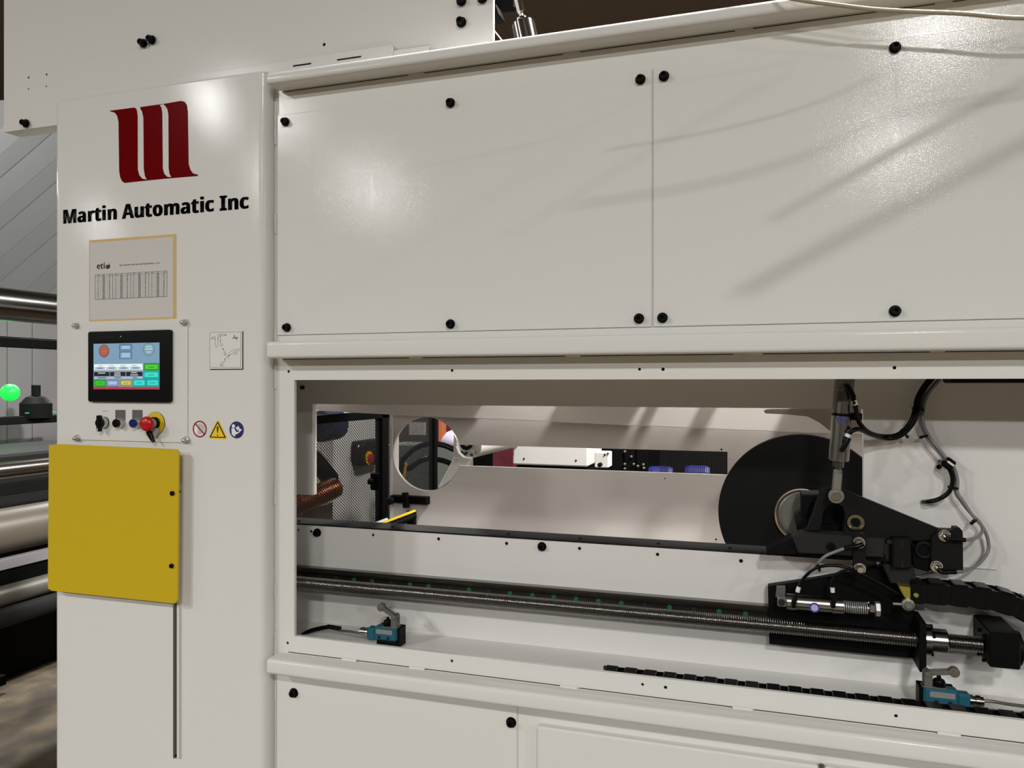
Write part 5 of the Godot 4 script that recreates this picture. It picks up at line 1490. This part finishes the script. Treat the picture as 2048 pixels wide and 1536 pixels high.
	obj("box", Geo.new().box(at(1197, 931, zw + 0.02), at(1217, 905, zw + 0.1), 0.003), M.white_inside, jb)
	for q in [[1209.5, 909.5], [1216, 907]]:
		obj("screw", Geo.new().lathe([Vector2(0.004, 0), Vector2(0.004, 0.003), Vector2(0, 0.003)], at(q[0], q[1], zw + 0.1), Vector3.BACK, 12), M.black_oxide, jb)
	obj("knob", Geo.new().lathe([Vector2(0.009, 0), Vector2(0.009, 0.02), Vector2(0, 0.024)], at(1201, 929, zw + 0.13), Vector3.BACK, 14), M.black_oxide, jb)
	var rk := thing("tool_rack", "black rack with rows of small grey fittings beyond the slot", "rack", at(1250, 930, -2.6))
	for k in 3:
		obj("shelf_plate", Geo.new().box(Vector3(at(1226 + k * 24, 960, -2.6).x, 0.0, -2.65), at(1246 + k * 24, 880, -2.6), 0.003), M.black_oxide, rk)
	for q in [[1250, 903], [1250, 928], [1250, 937], [1263, 913], [1268, 928], [1276, 932], [1287, 929], [1288, 936]]:
		obj("fitting", Geo.new().lathe([Vector2(0.007, 0), Vector2(0.007, 0.01), Vector2(0.003, 0.012), Vector2(0, 0.012)], at(q[0], q[1], -2.59), Vector3.BACK, 10), M.dull_metal, rk)
	for q in [[1322, 938, "blue drum left of centre beyond the slot"], [1395, 937, "wide blue drum right of centre beyond the slot"]]:
		var bl := obj("blue_drum", Geo.new().lathe([Vector2(0, -0.06), Vector2(0.04, -0.06), Vector2(0.045, -0.04), Vector2(0.045, 0.04), Vector2(0.04, 0.06), Vector2(0, 0.06)], at(q[0], q[1] + 12, -2.3), Vector3.RIGHT, 24), M.blue_drum)
		tag(bl, q[2], "drum")
	var dsx := at(1290, 950, -2.3)
	tag(obj("drum_stand", Geo.new().box(Vector3(dsx.x, 0.0, -2.42), Vector3(at(1430, 950, -2.3).x, at(1322, 950, -2.3).y - 0.044, -2.22), 0.004), M.soot), "black stand under the blue drums beyond the slot", "stand")
	var sg := thing("slot_guard", "fine black wire mesh screen at the right end of the slot", "guard", at(1400, 930, -1.3))
	var mg := Geo.new()
	for k in 34:
		var a := at(1320 + k * 4.2, 870, -1.3)
		var b := at(1320 + k * 4.2, 975, -1.3)
		mg.quad(a, a + Vector3(0.0018, 0, 0), Vector3(a.x + 0.0018, b.y, -1.3), Vector3(a.x, b.y, -1.3), Vector3.BACK)
	for k in 24:
		var a := at(1320, 885 + k * 3.6, -1.3)
		var b := at(1462, 885, -1.3)
		mg.quad(a, Vector3(b.x, a.y, -1.3), Vector3(b.x, a.y + 0.0016, -1.3), a + Vector3(0, 0.0016, 0), Vector3.BACK)
	obj("wire_mesh", mg, M.mesh_black, sg).set_meta("kind", "stuff")
	obj("post", Geo.new().box(Vector3(at(1459, 975, -1.3).x, 0.0, -1.32), at(1470, 860, -1.3), 0.002), M.white_inside, sg)

# ------------------------------------------------------------------ left of the column
func zbar(g: Geo, x: float, v0: float, v1: float, thick: float, zfar := -1.2) -> Geo:    # bar running away from the camera, edges v0 and v1 where it crosses u = 55
	var a := atx(55, v0, x)
	var b := atx(55, v1, x)
	return g.box(Vector3(x - thick, b.y, zfar), Vector3(x, a.y, 0.3), 0.002)
func zroller(x: float, v: float, hw: float, zfar := -1.2) -> Geo:
	var a := atx(55, v, x)
	var r := hw * a.distance_to(Vector3(0, EYE, D)) / F
	return Geo.new().rod(Vector3(x, a.y, zfar), Vector3(x, a.y, 0.3), r, 32, 0.003)

func left_side() -> void:
	var o := thing("film_reflection", "glossy grey film web at the left edge, curtain reflection built as diagonal strips", "cover", Vector3(-2.9, 0, -0.8))  # curtain reflection in the film, put into alternating grey strips
	var xw := -2.9
	var clip := PackedVector2Array([Vector2(-70, 200), Vector2(140, 200), Vector2(140, 612), Vector2(-70, 598)])
	for k in range(-2, 10):
		var v := 250.0 + k * 52.0
		var st := PackedVector2Array([Vector2(-70, v + 62), Vector2(140, v - 118), Vector2(140, v - 60), Vector2(-70, v + 120)])
		for pc in Geometry2D.intersect_polygons(st, clip):
			var x := xw - (k % 2) * 0.004
			var pl := PackedVector2Array()
			for q in pc:
				var w := atx(q.x, q.y, x)
				pl.append(Vector2(-w.z, w.y))
			obj("strip", Geo.new().prism(pl, -0.004, 0.0, 0.0015, Transform3D(Basis(Vector3(0, 0, -1), Vector3(0, 1, 0), Vector3(1, 0, 0)), Vector3(x, 0, 0))), M.film if k % 2 == 0 else M.film_reflect_dull, o)
	var defs := [["roller", "polished steel roller at the far left above the black bar", 613.0, 27.0, "steel", -2.4], ["roller", "grey steel roller below the green light at the far left", 936.0, 14.0, "aluminium", -2.45],
		["roller", "wide brownish roller beside the yellow cover at the far left", 1052.0, 36.0, "brown_roller", -2.5], ["roller", "grey roller under the white bar at the far left", 1176.0, 17.0, "dull_metal", -2.4], ["roller", "dark grey lowest roller at the far left", 1214.0, 20.0, "dark_grey", -2.42]]
	for d in defs:
		var rr := obj("guide_roller", zroller(d[5], d[2], d[3]), M[d[4]])
		tag(rr, d[1], "roller", "guide rollers at the left edge")
	var bars := [["black crossbar with a bright top edge under the polished roller", 678.0, 696.0, "soot", -2.4], ["dark crossbar above the wide brownish roller", 962.0, 985.0, "black_plate", -2.4], ["white crossbar low beside the yellow cover", 1108.0, 1129.0, "curtain", -2.38],
		["black crossbar directly under the white crossbar", 1131.0, 1160.0, "soot", -2.39], ["lowest black crossbar near the floor", 1333.0, 1352.0, "soot", -3.6]]
	for d in bars:
		var rr := obj("crossbar", zbar(Geo.new(), d[4], d[1], d[2], 0.03), M[d[3]])
		tag(rr, d[0], "bar", "crossbars at the left edge")
	obj("bright_edge", zbar(Geo.new(), -2.396, 675.5, 678.5, 0.03), M.chrome, get_node("crossbar"))
	var bm := obj("base_machine", Geo.new().box(Vector3(-4.8, 0.0, -3.5), Vector3(-3.76, atx(55, 1225, -3.76).y, 0.2), 0.01), M.soot)
	tag(bm, "black machine base standing on the floor at the left edge", "machine")
	var bk := obj("back_machine", Geo.new().box(Vector3(-3.2, atx(55, 1240, -2.7).y, -1.8), Vector3(-2.7, atx(55, 905, -2.7).y, 0.2), 0.01), M.dark_grey)
	tag(bk, "dark grey machine side behind the rollers at the left edge", "machine")
	var sc := thing("strip_curtain", "hanging curtain of pale plastic strips behind the rollers at left", "curtain", Vector3(-3.6, 0, -0.8))
	for k in 10:
		var a := atx(-60 + k * 25.0, 640, -3.6 + (k % 2) * 0.004)
		var b := atx(-60 + k * 25.0 + 26.5, 905, -3.6 + (k % 2) * 0.004)
		obj("strip", Geo.new().box(Vector3(a.x - 0.002, b.y, b.z), Vector3(a.x, a.y, a.z), 0.0005), M.curtain, sc)
	var dm := thing("dark_fixture", "dark fixture with a teal highlight drawn as a glowing line in front of the strip curtain", "machine", atx(60, 850, -3.4))
	obj("crossbeam", Geo.new().box(atx(-40, 852, -3.4), atx(140, 828, -3.36), 0.004), M.black_plate, dm)
	obj("motor", Geo.new().lathe([Vector2(0.07, -0.05), Vector2(0.07, 0.02), Vector2(0.045, 0.05), Vector2(0.02, 0.06), Vector2(0.02, 0.11), Vector2(0, 0.11)], atx(72, 815, -3.38), Vector3.UP, 20), M.black_plate, dm)
	obj("highlight_line", Geo.new().box(atx(50, 827, -3.355), atx(112, 823, -3.35), 0.0), M.teal_highlight, dm)  # teal highlight drawn as a glowing line, no lamp
	var gl := thing("indicator_lamp", "small glowing green indicator lamp at the left edge", "lamp", atx(20, 785, -3.3))
	var gp := atx(20, 785, -3.3)
	obj("bulb", Geo.new().lathe([Vector2(0, -0.04), Vector2(0.0153, -0.037), Vector2(0.0283, -0.0283), Vector2(0.037, -0.0153), Vector2(0.04, 0), Vector2(0.037, 0.0153), Vector2(0.0283, 0.0283), Vector2(0.0153, 0.037), Vector2(0, 0.04)], gp, Vector3.UP, 28, true), M.green_lamp, gl)
	var ll := OmniLight3D.new()
	ll.name = "indicator_light"
	gl.add_child(ll)
	ll.position = gp - gl.position
	ll.light_color = Color(0.15, 1.0, 0.35)
	ll.light_energy = 0.006
	ll.light_size = 0.025
	ll.omni_range = 40.0
	ll.omni_attenuation = 2.0
	ll.shadow_enabled = true

# ------------------------------------------------------------------ above the machine
func above() -> void:
	var z := -0.05
	var p := at(1052, 66, z)
	var o := thing("rod_joint", "chrome ball joint rod standing on the top beam", "rod", Vector3(p.x, EYE + 0.7765, z))
	var d := at(1028, -40, z) - at(1053, 78, z)
	var b := at(1053, 78, z)
	d = d.normalized()
	var k := px(1050, z)
	obj("cup", Geo.new().lathe([Vector2(0, -30 * k), Vector2(23 * k, -30 * k), Vector2(23 * k, 32 * k), Vector2(20 * k, 35 * k), Vector2(11 * k, 36 * k), Vector2(10 * k, 44 * k), Vector2(6 * k, 47 * k), Vector2(0, 47 * k)], b, d, 36), M.chrome, o)
	obj("neck", Geo.new().lathe([Vector2(4 * k, 46 * k), Vector2(4 * k, 54 * k), Vector2(0, 54 * k)], b, d, 20), M.silver, o)
	obj("rod", Geo.new().lathe([Vector2(5 * k, 52 * k), Vector2(7.5 * k, 57 * k), Vector2(8 * k, 75 * k), Vector2(8 * k, 200 * k), Vector2(0, 200 * k)], b, d, 6, false, true), M.chrome, o)
	var bx := obj("black_housing", Geo.new().box(at(975, 26, -0.3) + Vector3(0, 0, -0.02), at(1031, -60, -0.3), 0.006), M.soot)
	tag(bx, "black housing behind the overhead cover edge", "housing")
	var lk := obj("hoist_bracket", Geo.new().prism(pp([984, 5, 992, 8, 1000, 30, 996, 33, 984, 34], -0.2), -0.24, -0.2, 0.002), M.black_oxide)
	tag(lk, "small black bracket at the edge of the overhead cover", "bracket")
	var wc := obj("thin_string", Geo.new().tube(p3([970, 40, -0.08, 988, 61, -0.08, 1001, 77, -0.08, 1012, 92, -0.08]), 0.0016, 8), M.label_white)
	tag(wc, "thin white string behind the overhead cover corner", "string")
	var zc := 0.085
	var cc := obj("loose_cable", Geo.new().tube(p3([1480, -60, zc - 0.05, 1560, -12, zc, 1600, 0, zc, 1660, 8, zc, 1740, 18, zc, 1820, 23, zc, 1920, 27, zc, 2000, 34, zc, 2060, 36, zc, 2200, 32, zc]), 0.0042, 10), M.beige_cable)
	tag(cc, "loose beige cable drooping in front of the upper right panel", "cable")
	# two more cables hang higher up, above the frame of the photograph; their soft shadows lie on the upper right panel
	var lamp_at := Vector3(1.25, 4.27, 4.85)
	for q in [[[1150, 412, 1380, 375, 1560, 330, 1700, 272, 1800, 228, 1950, 203, 2100, 180], 0.12, 0.0032, "thin grey cable strung high in front of the machine above the upper panels"],
			[[1480, 590, 1560, 545, 1700, 470, 1850, 392, 2048, 290, 2200, 220], 0.14, 0.009, "thick grey cable strung highest in front of the machine above the upper panels"]]:
		var pts: Array = []
		for i in range(0, q[0].size(), 2):
			pts.append(at(q[0][i], q[0][i + 1], 0.004).lerp(lamp_at, q[1]))
		tag(obj("overhead_cable", Geo.new().tube(pts, q[2], 10), M.grey_cable), q[3], "cable")
